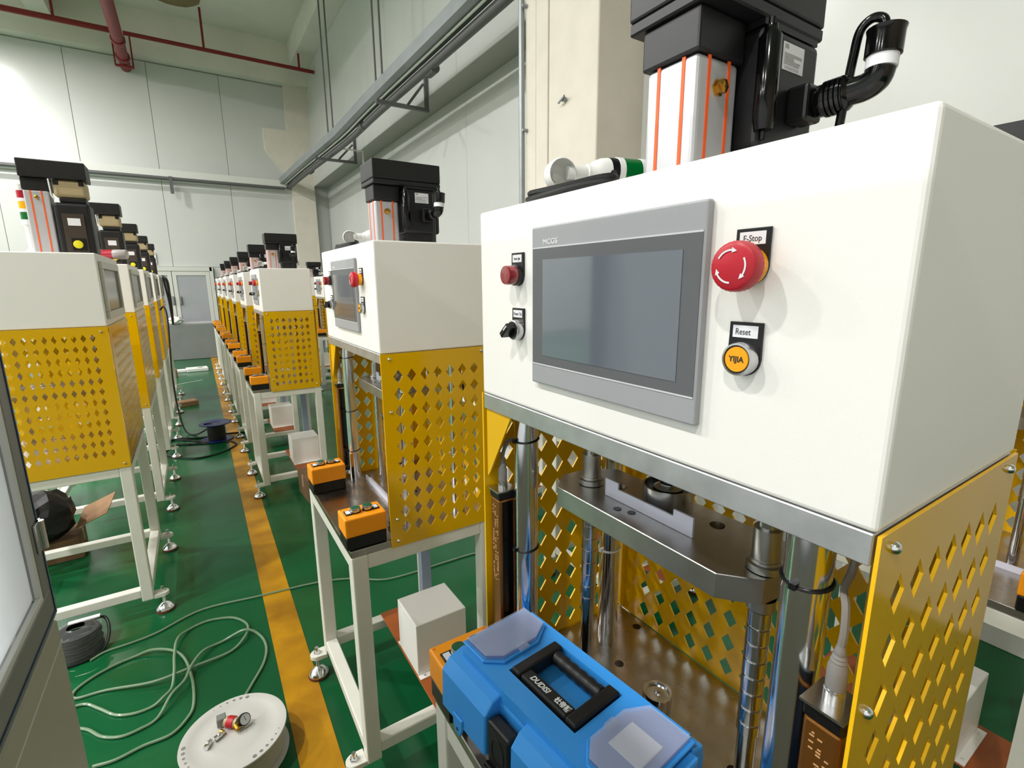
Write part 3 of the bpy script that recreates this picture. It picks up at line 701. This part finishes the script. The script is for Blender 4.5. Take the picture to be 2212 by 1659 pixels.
def make_button_box():
    """two-button control box; origin at its near front bottom corner"""
    t = empty('two_button_box')
    b = BM(); box(b, .0015, .1125, .0015, .0785, 0, .0375, .003, 1); obj('box_base', b, 'black_plastic', t)
    b = BM(); box(b, 0, .114, 0, .080, .0377, .092, .004, 2); cv = obj('box_cover', b, 'orange_box', t)
    for sx in (.008, .106):
        for sy in (.008, .072):
            b = BM(); rev(b, (sx, sy, .092), (0, 0, 1), [(.0022, 0), (.0022, .0003)], 8); obj('cover_screw', b, 'orange_line', cv)
    for k, cx in enumerate((.040, .073)):
        b = BM(); x0, x1 = (.010, cx) if k == 0 else (cx, .104)
        box(b, x0, x1, .026, .054, .0921, .0955, .001, 1); rev(b, (cx, .040, .0921), (0, 0, 1), [(.0148, 0), (.0148, .004)], 22); obj('legend_plate', b, 'black_plastic', t)
        b = BM(); px = .013 if k == 0 else .089; box(b, px, px+.012, .030, .050, .0955, .0960); obj('legend_card', b, 'paper', t)
        b = BM(); rev(b, (cx, .040, .0962), (0, 0, 1), [(.0142, 0), (.0142, .006), (.0135, .009), (.0120, .0095), (.0115, .0085), (0, .0085)], 26, caps=False); pb = obj('push_button', b, 'silver', t)
        b = BM(); rev(b, (cx, .040, .1048), (0, 0, 1), [(.0115, 0), (.0110, .0014), (0, .0016)], 26, caps=False); obj('button_cap', b, 'button_green', pb)
    return t
def make_signal_light():
    """signal tower lying loose on a cabinet; origin under its hinge joint, axis along +x"""
    t = empty('signal_light')
    z = .058
    b = BM(); rev(b, (0, -.014, z-.014), (0, 1, 0), [(.020, 0), (.022, .003), (.022, .020), (.0175, .026), (.0175, .030), (.006, .031), (.006, .028), (0, .028)], 24, caps=False); obj('hinge_joint', b, 'white_plastic', t)
    b = BM(); rev(b, (.012, 0, z-.010), (1, 0, .04), [(.0095, 0), (.0095, .030), (.012, .031), (.012, .036), (.0165, .042), (.0200, .053), (.0205, .064)], 24); obj('stem', b, 'white_plastic', t)
    zz = z-.006
    def seg(n, x0, x1, r, mm):
        b = BM(); rev(b, (x0, 0, zz), (1, 0, 0), [(r, 0), (r, x1-x0)], 24); obj(n, b, mm, t)
    seg('black_collar', .0765, .088, .0196, 'black_plastic'); seg('white_ring', .0882, .097, .0208, 'white_plastic')
    seg('green_lens', .0972, .125, .0202, 'signal_green'); seg('white_ring', .1252, .134, .0208, 'white_plastic')
    seg('amber_lens', .1342, .17, .0202, 'signal_yellow'); seg('white_ring', .1702, .179, .0208, 'white_plastic'); seg('red_lens', .1792, .23, .0202, 'signal_red')
    b = BM(); rev(b, (.2302, 0, zz), (1, 0, 0), [(.0206, 0), (.0206, .03), (.017, .036), (0, .037)], 24, caps=False); obj('end_dome', b, 'white_plastic', t)
    return t
def make_coil():
    b = BM(); random.seed(9)
    pts = []
    for k in range(2*24+12):
        a = 2*math.pi*k/24; lp = k/24
        pts.append((.026*math.sin(a)*(1+.12*math.sin(lp*3)), .092*math.cos(a)*(1-.05*lp), 0.0045+.0062*lp+.002*math.sin(a*2+lp)))
    tube(b, smooth_path(pts, 2), .0042, 8)
    return obj('cable_coil', b, 'black_rubber')

NUM = ['nearest', 'second', 'third', 'fourth', 'fifth', 'sixth', 'seventh', 'eighth']
XF = .398
press = make_press(); bbox = make_button_box(); sig = make_signal_light(); coil = make_coil()
first = {'p': True, 'b': True, 's': True, 'c': True}
def inst(proto, key, loc, rz=0.):
    o = proto if first[key] else copy_tree(proto)
    first[key] = False
    o.location = loc; o.rotation_euler = (0, 0, rz)
    return o
def place_press(x, y, label, bl, sl, n_box=2, group='presses of the middle row', signal=True):
    tag(inst(press, 'p', (x, y, 0)), label, 'press machine', group)
    g2 = 'two-button control boxes'
    for k, yy in enumerate((.0, .445 if n_box > 0 else .497)):
        if k < n_box or n_box == -2:
            if n_box == -2 and k == 0: continue
            tag(inst(bbox, 'b', (x+XT-.009, y+yy+(.006 if k == 0 else 0), ZTAB)), bl[k], 'control box', g2)
    if signal:
        tag(inst(sig, 's', (x+.071, y+.468, ZT), R(-16)), sl[0], 'signal light', 'signal lights lying on cabinets')
        tag(inst(coil, 'c', (x+.045, y+.415, ZT)), sl[1], 'cable coil', 'cable coils on cabinets')
MID = [.134, 1.265, 3.75, 4.92, 6.10, 7.33, 8.58, 9.80]
desc = ['large white-headed press in the foreground with the blue toolbox on its table',
        'second white and yellow press, standing alone behind the foreground press',
        'first press of the far middle group, its perforated yellow side fully visible']
for i, y in enumerate(MID):
    n = NUM[i]
    lab = desc[i] if i < 3 else '%s press of the middle row counted from the camera' % n
    who = ['the foreground press', 'the second press', 'the third press'][i] if i < 3 else 'the %s press of the middle row' % n
    place_press(XF, y, lab, ('orange button box, near table corner of ' + who, 'orange button box, far table corner of ' + who),
                ('signal light lying on top of ' + who, 'black cable coil on top of ' + who), n_box=(-2 if i == 0 else 2))
for i, y in enumerate((.134, 1.33, 2.53, 7.3, 8.5)):
    who = ['the press at the right picture edge', 'the press behind the foreground press', 'the press behind the second press', 'the fourth press of the wall row', 'the farthest press of the wall row'][i]
    place_press(XF+1.167, y, ['press in the row by the wall, cut by the right picture edge', 'press of the wall row directly behind the foreground press', 'press of the wall row directly behind the second press', 'distant press of the wall row seen left of the second press', 'farthest press of the wall row with only its motor showing'][i],
                ('orange button box, near table corner of ' + who, 'orange button box, far table corner of ' + who),
                ('signal light lying on top of ' + who, 'black cable coil on top of ' + who), group='presses of the wall row', signal=(i > 2))
tall = make_tall_press()
for i, y in enumerate((2.603, 3.86, 5.10, 6.32, 7.52)):
    o = tall if i == 0 else copy_tree(tall)
    o.location = (-.302, y, 0)
    tag(o, '%s tall press of the left row, seen from its windowed back' % NUM[i], 'press machine', 'tall presses of the left row')

# loose red and clear signal light on the nearest tall press
t = empty('signal_light', (-.345, 3.22, 1.629), R(70)); tag(t, 'red and clear signal light lying on the nearest tall press of the left row', 'signal light')
b = BM(); rev(b, (0, 0, .024), (0, -1, 0), [(.023, 0), (.023, .05)], 22); obj('red_lens', b, 'signal_red', t)
b = BM(); rev(b, (0, -.0505, .024), (0, -1, 0), [(.0235, 0), (.0235, .05), (.02, .056), (0, .057)], 22, caps=False); obj('clear_lens', b, 'clear_plastic', t)
b = BM(); rev(b, (0, .0005, .024), (0, 1, 0), [(.0235, 0), (.0235, .02), (.01, .025), (.01, .14)], 22); obj('stem', b, 'white_plastic', t)

# ================================================================== TOOLBOX on the foreground press table
tb = empty('toolbox', (.272, .617, ZTAB), R(-84.0)); tag(tb, 'blue and black plastic toolbox lying on the foreground press table', 'toolbox')
LZ = .164
def tbox(name, parts, m_, parent=tb, bev=.004, seg=2):
    b = BM()
    for q in parts: box(b, *q, bev, seg)
    return obj(name, b, m_, parent)
b = BM()
prism(b, [(.016, .022, 0), (.318, .022, 0), (.318, .150, 0), (.016, .150, 0)], (0, 0, .002))
vs0 = [(.016, .022), (.318, .022), (.318, .150), (.016, .150)]; vs1 = [(.010, .014), (.324, .014), (.324, .158), (.010, .158)]
a_ = [b.verts.new((x, y, .002)) for x, y in vs0]; c_ = [b.verts.new((x, y, .118)) for x, y in vs1]
for i in range(4): b.faces.new((a_[i], a_[(i+1) % 4], c_[(i+1) % 4], c_[i]))
b.faces.new(c_)
obj('box_body', b, 'toolbox_black', tb)
# lid: outline with cut corners, recess for the handle
RS0, RS1, RT0, RT1 = .092, .226, .048, .142
b = BM()
ch = .016
prism(b, [(ch, .016, .112), (.334-ch, .016, .112), (.334, .016+ch, .112), (.334, .166-ch, .112), (.334-ch, .166, .112), (ch, .166, .112), (0, .166-ch, .112), (0, .016+ch, .112)], (0, 0, .026), bev=.005)
for q in ((ch, RS0, .018, .160), (RS1, .334-ch, .018, .160), (RS0, RS1, .018, RT0), (RS0, RS1, RT1, .160)): box(b, q[0], q[1], q[2], q[3], .137, LZ-.006)
prism(b, [(.02, .020, LZ-.0065), (.314, .020, LZ-.0065), (.326, .034, LZ-.0065), (.326, .146, LZ-.0065), (.314, .158, LZ-.0065), (.02, .158, LZ-.0065), (.008, .146, LZ-.0065), (.008, .034, LZ-.0065)], (0, 0, -.018)) if False else None
ld = obj('lid', b, 'toolbox_blue', tb)
# front skirts of the lid, stepped, either side of the latch
for s0, s1 in ((-.003, .112), (.168, .337)):
    b = BM()
    prism(b, [(s0, .030, .150), (s0, .004, .143), (s0, -.010, .128), (s0, -.012, .066), (s0, -.002, .062), (s0, .012, .066), (s0, .030, .112)], (s1-s0, 0, 0), bev=.003, seg=2)
    sk = obj('lid_skirt', b, 'toolbox_blue', ld)
    sm_ = .045 if s0 < 0 else .27
    b = BM(); prism(b, [(sm_-.013, -.0105, .080), (sm_+.013, -.0105, .080), (sm_+.013, -.0105, .062), (sm_+.007, -.0105, .048), (sm_-.007, -.0105, .048), (sm_-.013, -.0105, .062)], (0, -.004, 0), bev=.002, seg=1); obj('padlock_tab', b, 'toolbox_blue', ld)
    b = BM(); rev(b, (sm_, -.0146, .058), (0, -1, 0), [(.003, 0), (.003, .0004)], 12); obj('padlock_hole', b, 'black_gloss', ld)
for s0, s1 in ((.034, .330),):
    b = BM(); prism(b, [(s0, .150, .150), (s0, .172, .142), (s0, .176, .125), (s0, .176, .098), (s0, .168, .094), (s0, .150, .112)], (s1-s0, 0, 0), bev=.003, seg=2); obj('lid_rear_ledge', b, 'toolbox_blue', ld)
for s0, s1 in ((-.004, .012), (.322, .338)):
    b = BM(); box(b, s0, s1, .03, .15, .100, .148, .004, 2); obj('lid_end_ledge', b, 'toolbox_blue', ld)
# latch
b = BM(); box(b, .116, .164, -.010, .010, .020, .128, .004, 2); lt = obj('latch', b, 'toolbox_black', tb)
b = BM(); cyl(b, (.118, -.013, .060), (.162, -.013, .060), .0045, n=12); obj('latch_pin', b, 'black_gloss', lt)
b = BM(); tube(b, [(.140+.013*math.cos(a*math.pi/12), -.0104, .092+.022*math.sin(a*math.pi/12)) for a in range(25)], .0007, 5); obj('latch_emblem', b, 'toolbox_black', lt)
# handle
hd_parts = [(RS0+.002, RS0+.020, RT0+.003, RT1-.003, .141, LZ-.001), (RS1-.022, RS1-.002, RT0+.003, RT1-.003, .141, LZ-.001), (RS0+.020, RS1-.022, RT0+.005, RT0+.026, .141, LZ-.003)]
hd = tbox('handle', hd_parts, 'toolbox_black', tb, .003, 2)
b = BM(); prof = [(.008, 0), (.0105, .003)]
for k in range(5): prof += [(.0108, .006+.017*k), (.0095, .012+.017*k), (.0108, .018+.017*k)]
prof += [(.0105, .092), (.008, .0935)]
rev(b, (RS0+.019, RT1-.018, .152), (1, 0, 0), prof, 16); obj('grip', b, 'toolbox_black', hd)
text('brand_lettering', 'DUDISI', .0118, ((RS0+RS1)/2-.016, RT0+.0155, LZ-.0027), (1, 0, 0), (0, 1, 0), 'white_print', hd, shear=.25, bold=.00025, sx=.95)
text('brand_lettering', '\u675c\u5e1d\u65af', .0105, ((RS0+RS1)/2+.029, RT0+.0155, LZ-.0027), (1, 0, 0), (0, 1, 0), 'white_print', hd, bold=.0003, sx=.85)
# clear compartment lids at both ends
for k, (s0, s1) in enumerate(((.008, .076), (.248, .326))):
    mid = (s0+s1)/2
    def oc(g, z): return [(s0-g, .030-g, z), (s1-.018, .030-g, z), (s1+g, .052-g*.4, z), (s1+g, .116+g*.4, z), (s1-.018, .148+g, z), (s0-g, .148+g, z)] if k == 0 else [(s0+.018, .030-g, z), (s1+g, .030-g, z), (s1+g, .148+g, z), (s0+.018, .148+g, z), (s0-g, .116+g*.4, z), (s0-g, .052-g*.4, z)]
    b = BM(); prism(b, oc(.004, LZ-.0062), (0, 0, .0045), bev=.0012, seg=1); obj('compartment_rim', b, 'toolbox_blue', ld)
    b = BM(); prism(b, oc(-.001, LZ-.0016), (0, 0, .0008)); obj('compartment_liner', b, 'liner', ld)
    if k == 1:
        b = BM(); box(b, mid-.022, mid+.024, .066, .112, LZ-.0007, LZ+.0018, .0006, 1); obj('white_card', b, 'white_print', ld)
    b = BM(); prism(b, oc(-.0005, LZ+.0035), (0, 0, .0022), bev=.0008, seg=1); obj('compartment_cover', b, 'frosted', ld)
    b = BM(); xx = s1-.002 if k == 0 else s0+.002; box(b, xx-.005, xx+.007, .080, .098, LZ-.001, LZ+.004, .001, 1); obj('compartment_catch', b, 'frosted', ld)

# ================================================================== GLAZED ENCLOSURE, left foreground
ge = empty('glazed_enclosure', (-.294, 0, 0)); tag(ge, 'beige enclosure with frosted window and grey frame in the left foreground', 'enclosure')
b = BM(); box(b, -.9, 0, -1.2, 1.205, .02, .862, .003, 1); obj('lower_panel', b, 'enclosure_beige', ge)
b = BM(); box(b, -.001, .0012, -1.2, 1.204, .812, .815); obj('panel_seam', b, 'enclosure_white', ge)
b = BM(); box(b, -.9, -.004, -1.2, 1.200, .863, .876); obj('frame_gap', b, 'gasket_dark', ge)
b = BM(); box(b, -.04, .004, -1.2, 1.203, .877, .936, .002, 1); obj('frame_rail', b, 'enclosure_grey', ge)
b = BM(); box(b, -.04, .004, 1.146, 1.203, .9365, 2.0, .002, 1); obj('frame_stile', b, 'enclosure_grey', ge)
b = BM(); box(b, -.04, .004, -1.2, 1.145, 1.95, 2.0, .002, 1); obj('frame_rail', b, 'enclosure_grey', ge)
b = BM(); box(b, .0042, .0055, -1.2, 1.192, .886, .890); box(b, .0042, .0055, 1.188, 1.192, .890, 1.99); obj('blue_gasket', b, 'gasket_blue', ge)
b = BM(); box(b, -.005, .003, -1.2, 1.145, .9365, .948, .001, 1); box(b, -.005, .003, 1.133, 1.145, .948, 1.949, .001, 1); obj('glazing_bead', b, 'enclosure_white', ge)
b = BM(); box(b, -.014, -.008, -1.2, 1.133, .948, 1.949); obj('frosted_pane', b, 'frost_glass', ge)
text('pane_lettering', 'JIA', .03, (-.0075, .985, 1.17), (0, 1, 0), (0, 0, 1), 'duct_blue', ge)
b = BM(); box(b, .0042, .009, 1.160, 1.20, 1.02, 1.075, .001, 1); cyl(b, (.010, 1.186, 1.02), (.010, 1.186, 1.075), .006, n=10); obj('hinge', b, 'silver', ge)
b = BM(); box(b, -.9, -.06, 1.15, 1.2, .9, 2.0); obj('rear_frame', b, 'enclosure_grey', ge)

# ================================================================== FLOOR THINGS
def hose_obj(name, pts, r, m_, label, cat='hose', z=.006, k=6):
    b = BM(); tube(b, smooth_path([(x, y, z+(p[0] if p else 0)) for x, y, *p in pts], k), r, 8)
    o = obj(name, b, m_); tag(o, label, cat); return o
hose_obj('air_hose', [(-.515, 2.40), (-.468, 2.43), (-.38, 2.435), (-.291, 2.452), (-.122, 2.526), (.116, 2.492), (.369, 2.455), (.534, 2.391), (.668, 2.291), (.822, 2.266), (.995, 2.264), (1.25, 2.24), (1.5, 2.1)], .0046, 'hose', 'long clear green hose crossing the lane line under the second press')
LOOP = [(-.434, 1.81), (-.375, 1.799), (-.303, 1.811), (-.227, 1.812), (-.181, 1.858), (-.162, 1.916), (-.165, 2.05), (-.189, 2.189, .004), (-.23, 2.262, .012), (-.303, 2.316, .012), (-.366, 2.326), (-.425, 2.314), (-.493, 2.281), (-.54, 2.23), (-.528, 2.185), (-.438, 2.171), (-.293, 2.107, .012), (-.189, 2.102, .018), (-.142, 2.114, .012), (-.027, 2.145), (.033, 2.204, .012), (.045, 2.284), (.022, 2.344), (-.021, 2.391), (-.102, 2.418), (-.173, 2.399), (-.215, 2.333, .016), (-.225, 2.228, .016), (-.222, 2.11, .024), (-.229, 2.035, .012), (-.253, 1.999, .012), (-.287, 1.985), (-.341, 1.985), (-.396, 2.014), (-.448, 2.079), (-.498, 2.135), (-.55, 2.13), (-.53, 2.05), (-.469, 1.991), (-.425, 1.931), (-.372, 1.896), (-.321, 1.895), (-.27, 1.916), (-.228, 1.984, .022), (-.188, 2.034, .024), (-.165, 2.11, .024), (-.125, 2.193, .012), (-.057, 2.229), (.031, 2.223, .024), (.082, 2.189), (.098, 2.095), (.078, 1.999), (.028, 1.906), (-.01, 1.84)]
hose_obj('tangled_hose', LOOP, .0052, 'hose', 'tangled loops of clear green hose on the floor beside the white reel')
# white hose reel
rl = empty('hose_reel', (-.043, 1.60, 0)); tag(rl, 'white plastic hose reel lying flat at the bottom of the picture', 'reel')
b = BM(); rev(b, (0, 0, .094), (0, 0, 1), [(.03, 0), (.152, 0), (.153, .002), (.152, .006), (.125, .0055), (.122, .004), (.085, .004), (.082, .0045), (.06, .004), (.0, .004)], 64, caps=False); fl = obj('top_flange', b, 'reel_white', rl)
b = BM(); rev(b, (0, 0, 0), (0, 0, 1), [(0, 0), (.152, 0), (.153, .003), (.152, .006), (.0, .006)], 64, caps=False); obj('bottom_flange', b, 'reel_white', rl)
prof = [(.128, .007)]
for k in range(8): prof += [(.132, .0085+.0105*k), (.1365, .0125+.0105*k), (.132, .0165+.0105*k), (.130, .018+.0105*k)]
b = BM(); rev(b, (0, 0, 0), (0, 0, 1), prof, 48); obj('wound_hose', b, 'hose_wound', rl)
for base in (R(112), R(-28), R(215)):
    for k in range(6):
        a = base - R(8.5)*k; rr = .0018+.0009*min(k, 6)
        b = BM(); rev(b, (.138*math.cos(a), .138*math.sin(a), .0997), (0, 0, 1), [(rr, 0), (rr, .0005)], 12); obj('flange_hole', b, 'enclosure_grey', fl)
# regulator and fittings on the reel
rg = empty('air_regulator', (-.043, 1.62, .0985)); tag(rg, 'small air regulator with round gauge lying on the white reel', 'regulator')
b = BM(); cyl(b, (-.02, .02, .017), (.012, -.006, .016), .0155, n=18); obj('regulator_body', b, 'beige_metal', rg)
b = BM(); cyl(b, (-.012, .0135, .0167), (.004, .0005, .0163), .0178, n=20); obj('red_ring', b, 'estop_red', rg)
b = BM(); box(b, -.045, -.018, .015, .042, .004, .034, .002, 1); obj('regulator_knob', b, 'enclosure_grey', rg)
b = BM(); cyl(b, (.006, -.012, .016), (.012, -.030, .012), .009, n=14); cyl(b, (-.036, -.004, .008), (-.03, -.012, .008), .007, n=12); obj('brass_port', b, 'brass', rg)
b = BM(); rev(b, (.028, -.008, .021), (.45, -.75, .5), [(.017, 0), (.0185, .002), (.0185, .012), (.0165, .013), (.0160, .0115), (0, .0115)], 26, caps=False); obj('gauge_case', b, 'black_plastic', rg)
b = BM(); rev(b, (.0335, -.0172, .0272), (.45, -.75, .5), [(.0158, 0), (.0158, .0006)], 26); obj('gauge_face', b, 'hmi_light', rg)
b = BM(); v0 = Vector((.0338, -.0176, .0276)); n_ = Vector((.45, -.75, .5)).normalized(); u_ = n_.cross(Vector((0, 0, 1))).normalized(); w_ = u_.cross(n_)
prism(b, [v0+u_*p+w_*q+n_*.0003 for p, q in ((-.0008, -.004), (.0008, -.004), (.0004, .011), (-.0004, .011))], n_*.0004); obj('gauge_needle', b, 'ink', rg)
for k, (x, y, a) in enumerate(((-.085, 1.60, 30), (-.115, 1.585, 60))):
    f = empty('brass_fitting' if False else 'pipe_fitting', (x, y, .098), R(a)); tag(f, ['chrome hose fitting on the reel next to the regulator', 'chrome hose fitting on the reel farthest from the regulator'][k], 'fitting', 'fittings on the reel')
    b = BM(); rev(b, (-.014, 0, .0085), (1, 0, 0), [(.0085, 0), (.0085, .010)], 6); obj('hex_nut', b, 'chrome', f)
    b = BM(); rev(b, (-.0038, 0, .0085), (1, 0, 0), [(.006, 0), (.0075, .002), (.0075, .012), (.005, .014), (.005, .02)], 16); obj('barb', b, 'chrome', f)
# black cable bundle wrapped in film
cb = empty('cable_bundle', (-.56, 2.50, 0)); tag(cb, 'bundle of black cable wrapped in clear film by the enclosure', 'cable bundle')
b = BM(); random.seed(3)
for k in range(9):
    rr = .075-.0035*(k % 3); zz = .012+.0105*k
    tube(b, [(rr*math.cos(a*math.pi/14), rr*math.sin(a*math.pi/14), zz+.002*math.sin(a*.9+k)) for a in range(29)], .0062, 7)
obj('cable_loops', b, 'black_rubber', cb)
b = BM(); tube(b, smooth_path([(.04, .05, .10), (.085, .06, .09), (.10, .01, .05), (.085, -.05, .012), (.04, -.09, .008), (-.03, -.10, .008)]), .006, 8); obj('cable_tail', b, 'black_rubber', cb)
b = BM(); rev(b, (0, 0, .004), (0, 0, 1), [(.084, 0), (.087, .04), (.084, .10), (.06, .112), (.03, .113)], 22, caps=False); obj('film_wrap', b, 'film', cb)
b = BM(); box(b, -.03, .075, .03, .05, .113, .119, .001, 1); obj('white_tag', b, 'white_print', cb)
# blue cable drum and its black cables
br = empty('cable_drum', (.06, 5.52, 0)); tag(br, 'blue plastic cable drum with black cable standing on the lane line', 'cable drum')
for z, n_ in ((.0, 'bottom_flange'), (.165, 'top_flange')):
    b = BM(); rev(b, (0, 0, z), (0, 0, 1), [(0, 0), (.125, 0), (.14, .004), (.142, .010), (.135, .012), (.10, .008), (.06, .010), (.04, .004), (0, .004)], 40, caps=False); obj(n_, b, 'reel_blue', br)
b = BM(); rev(b, (0, 0, .011), (0, 0, 1), [(.078, 0), (.078, .153)], 30); obj('drum_core', b, 'black_rubber', br)
b = BM(); box(b, -.1, -.03, -.012, .012, .1745, .182, .002, 1); obj('drum_crank', b, 'reel_blue', br)
hose_obj('black_cable', [(.08, 5.40), (.16, 5.36), (.20, 5.2), (.05, 5.02), (-.12, 4.98), (-.28, 5.12), (-.36, 5.3), (-.30, 5.5), (-.12, 5.46), (-.02, 5.42), (-.15, 5.6), (-.35, 5.75), (-.48, 5.72), (-.6, 5.8)], .009, 'black_rubber', 'black cable looping on the floor round the blue drum', 'cable')
hose_obj('power_cable', [(-.42, 5.55), (-.3, 5.72), (-.1, 5.66), (.02, 5.64), (.14, 5.66), (.3, 5.62), (.5, 5.6)], .009, 'black_rubber', 'black cable running behind the blue drum under the presses', 'cable', z=.009)
b = BM(); tube(b, smooth_path([(-.285, 6.34, 1.25), (-.25, 6.3, 1.28), (-.23, 6.25, 1.15), (-.255, 6.1, .6), (-.24, 6.0, .2), (-.20, 5.9, .03), (-.12, 5.8, .01), (-.04, 5.72, .06), (.0, 5.66, .10)]), .008, 8); tag(obj('hanging_cable', b, 'black_rubber'), 'black cable hanging from the left row down to the drum', 'cable')
t = empty('hanging_wire_bundle', (-.27, 7.5, 0)); tag(t, 'bundle of black wires hanging at the far end of the left row', 'wire bundle'); random.seed(8)
for k in range(7):
    dy = .05*k
    b = BM(); tube(b, smooth_path([(0, .02+dy, 1.62), (.03+.02*random.random(), dy, 1.55), (.05, .05+dy, 1.35-.05*random.random()), (.04, dy+.03, 1.0+.2*random.random()), (.03, dy+.08, 1.3), (.0, dy+.1, 1.6)]), .008, 6); obj('wire', b, 'black_rubber', t)
# boxes and rubbish
def carton(name, x, y, sx, sy, sz, rz, m_, label, tape=True):
    t = empty(name, (x, y, 0), R(rz)); tag(t, label, 'box')
    b = BM(); box(b, -sx/2, sx/2, -sy/2, sy/2, .001, sz, .003, 1); obj('carton_body', b, m_, t)
    b = BM(); box(b, -sx/2-.001, sx/2+.001, -.02, .02, sz*.5, sz+.001); obj('tape', b, 'beige_metal', t)
    b = BM(); box(b, -sx/2+.004, sx/2-.004, -sy/2+.004, -.003, sz+.0005, sz+.003); box(b, -sx/2+.004, sx/2-.004, .003, sy/2-.004, sz+.0005, sz+.003); obj('top_flap', b, m_, t)
carton('cardboard_box', -.20, 7.38, .22, .16, .06, 18, 'cardboard', 'flat brown cardboard box on the green floor beside the left row')
carton('cardboard_box', -.42, 9.9, .16, .20, .12, 0, 'cardboard_dark', 'dark brown box at the far end of the aisle')
carton('cardboard_box', .62, 3.60, .20, .28, .17, 4, 'cardboard_dark', 'cardboard box on the floor between the second press and the far group')
carton('cardboard_box', -.80, 3.55, .24, .24, .12, 4, 'cardboard_dark', 'cardboard box under the nearest tall press')
t = empty('foam_packing', (-.06, 10.36, 0), R(4)); tag(t, 'white foam packing tray lying across the far end of the aisle', 'packing')
b = BM(); box(b, -.16, .17, -.12, .12, .001, .06, .01, 2); obj('foam_tray', b, 'foam_white', t)
b = BM(); box(b, -.38, -.165, -.05, .06, .001, .05, .01, 2); obj('foam_arm', b, 'foam_white', t)
b = BM(); rev(b, (.06, 0, .0605), (0, 0, 1), [(.05, 0), (.05, .001)], 20); obj('foam_hole', b, 'enclosure_grey', t)
b = BM(); random.seed(6)
bmesh.ops.create_icosphere(b, subdivisions=3, radius=.15)
for v in b.verts: v.co *= (.8+.35*random.random()); v.co.z *= .55
tag(obj('plastic_bag', b, 'foam_white', loc=(-.33, YB-.34, .80)), 'white crumpled plastic bag by the far double doors', 'bag')
b = BM(); box(b, -.62, .52, -.10, .10, .0, .72, .01, 1); tag(obj('wrapped_crate', b, 'crate_grey', loc=(-.15, YB-.34, .001)), 'low grey crate wrapped in film in front of the double doors', 'crate')
b = BM(); prism(b, [(0, 0, 0), (.16, -.02, 0), (.20, .20, 0), (.03, .22, 0)], (0, 0, .004)); o = obj('cardboard_sheet', b, 'cardboard', loc=(-.69, 3.46, .17)); o.rotation_euler = (R(8), R(-24), 0); tag(o, 'loose sheet of cardboard leaning on the black bag under a tall press', 'cardboard')
b = BM(); bmesh.ops.create_icosphere(b, subdivisions=3, radius=.16)
for v in b.verts: v.co *= (.88+.2*random.random()); v.co.z *= .9
tag(obj('black_bag', b, 'bag_black', loc=(-.84, 3.50, .268)), 'black plastic bag on the box under the nearest tall press', 'bag')
b = BM(); cyl(b, (-.35, 9.0, .006), (.0, 9.25, .006), .006, n=6); tag(obj('thin_stick', b, 'foam_white'), 'thin pale rod lying across the far aisle floor', 'rod')
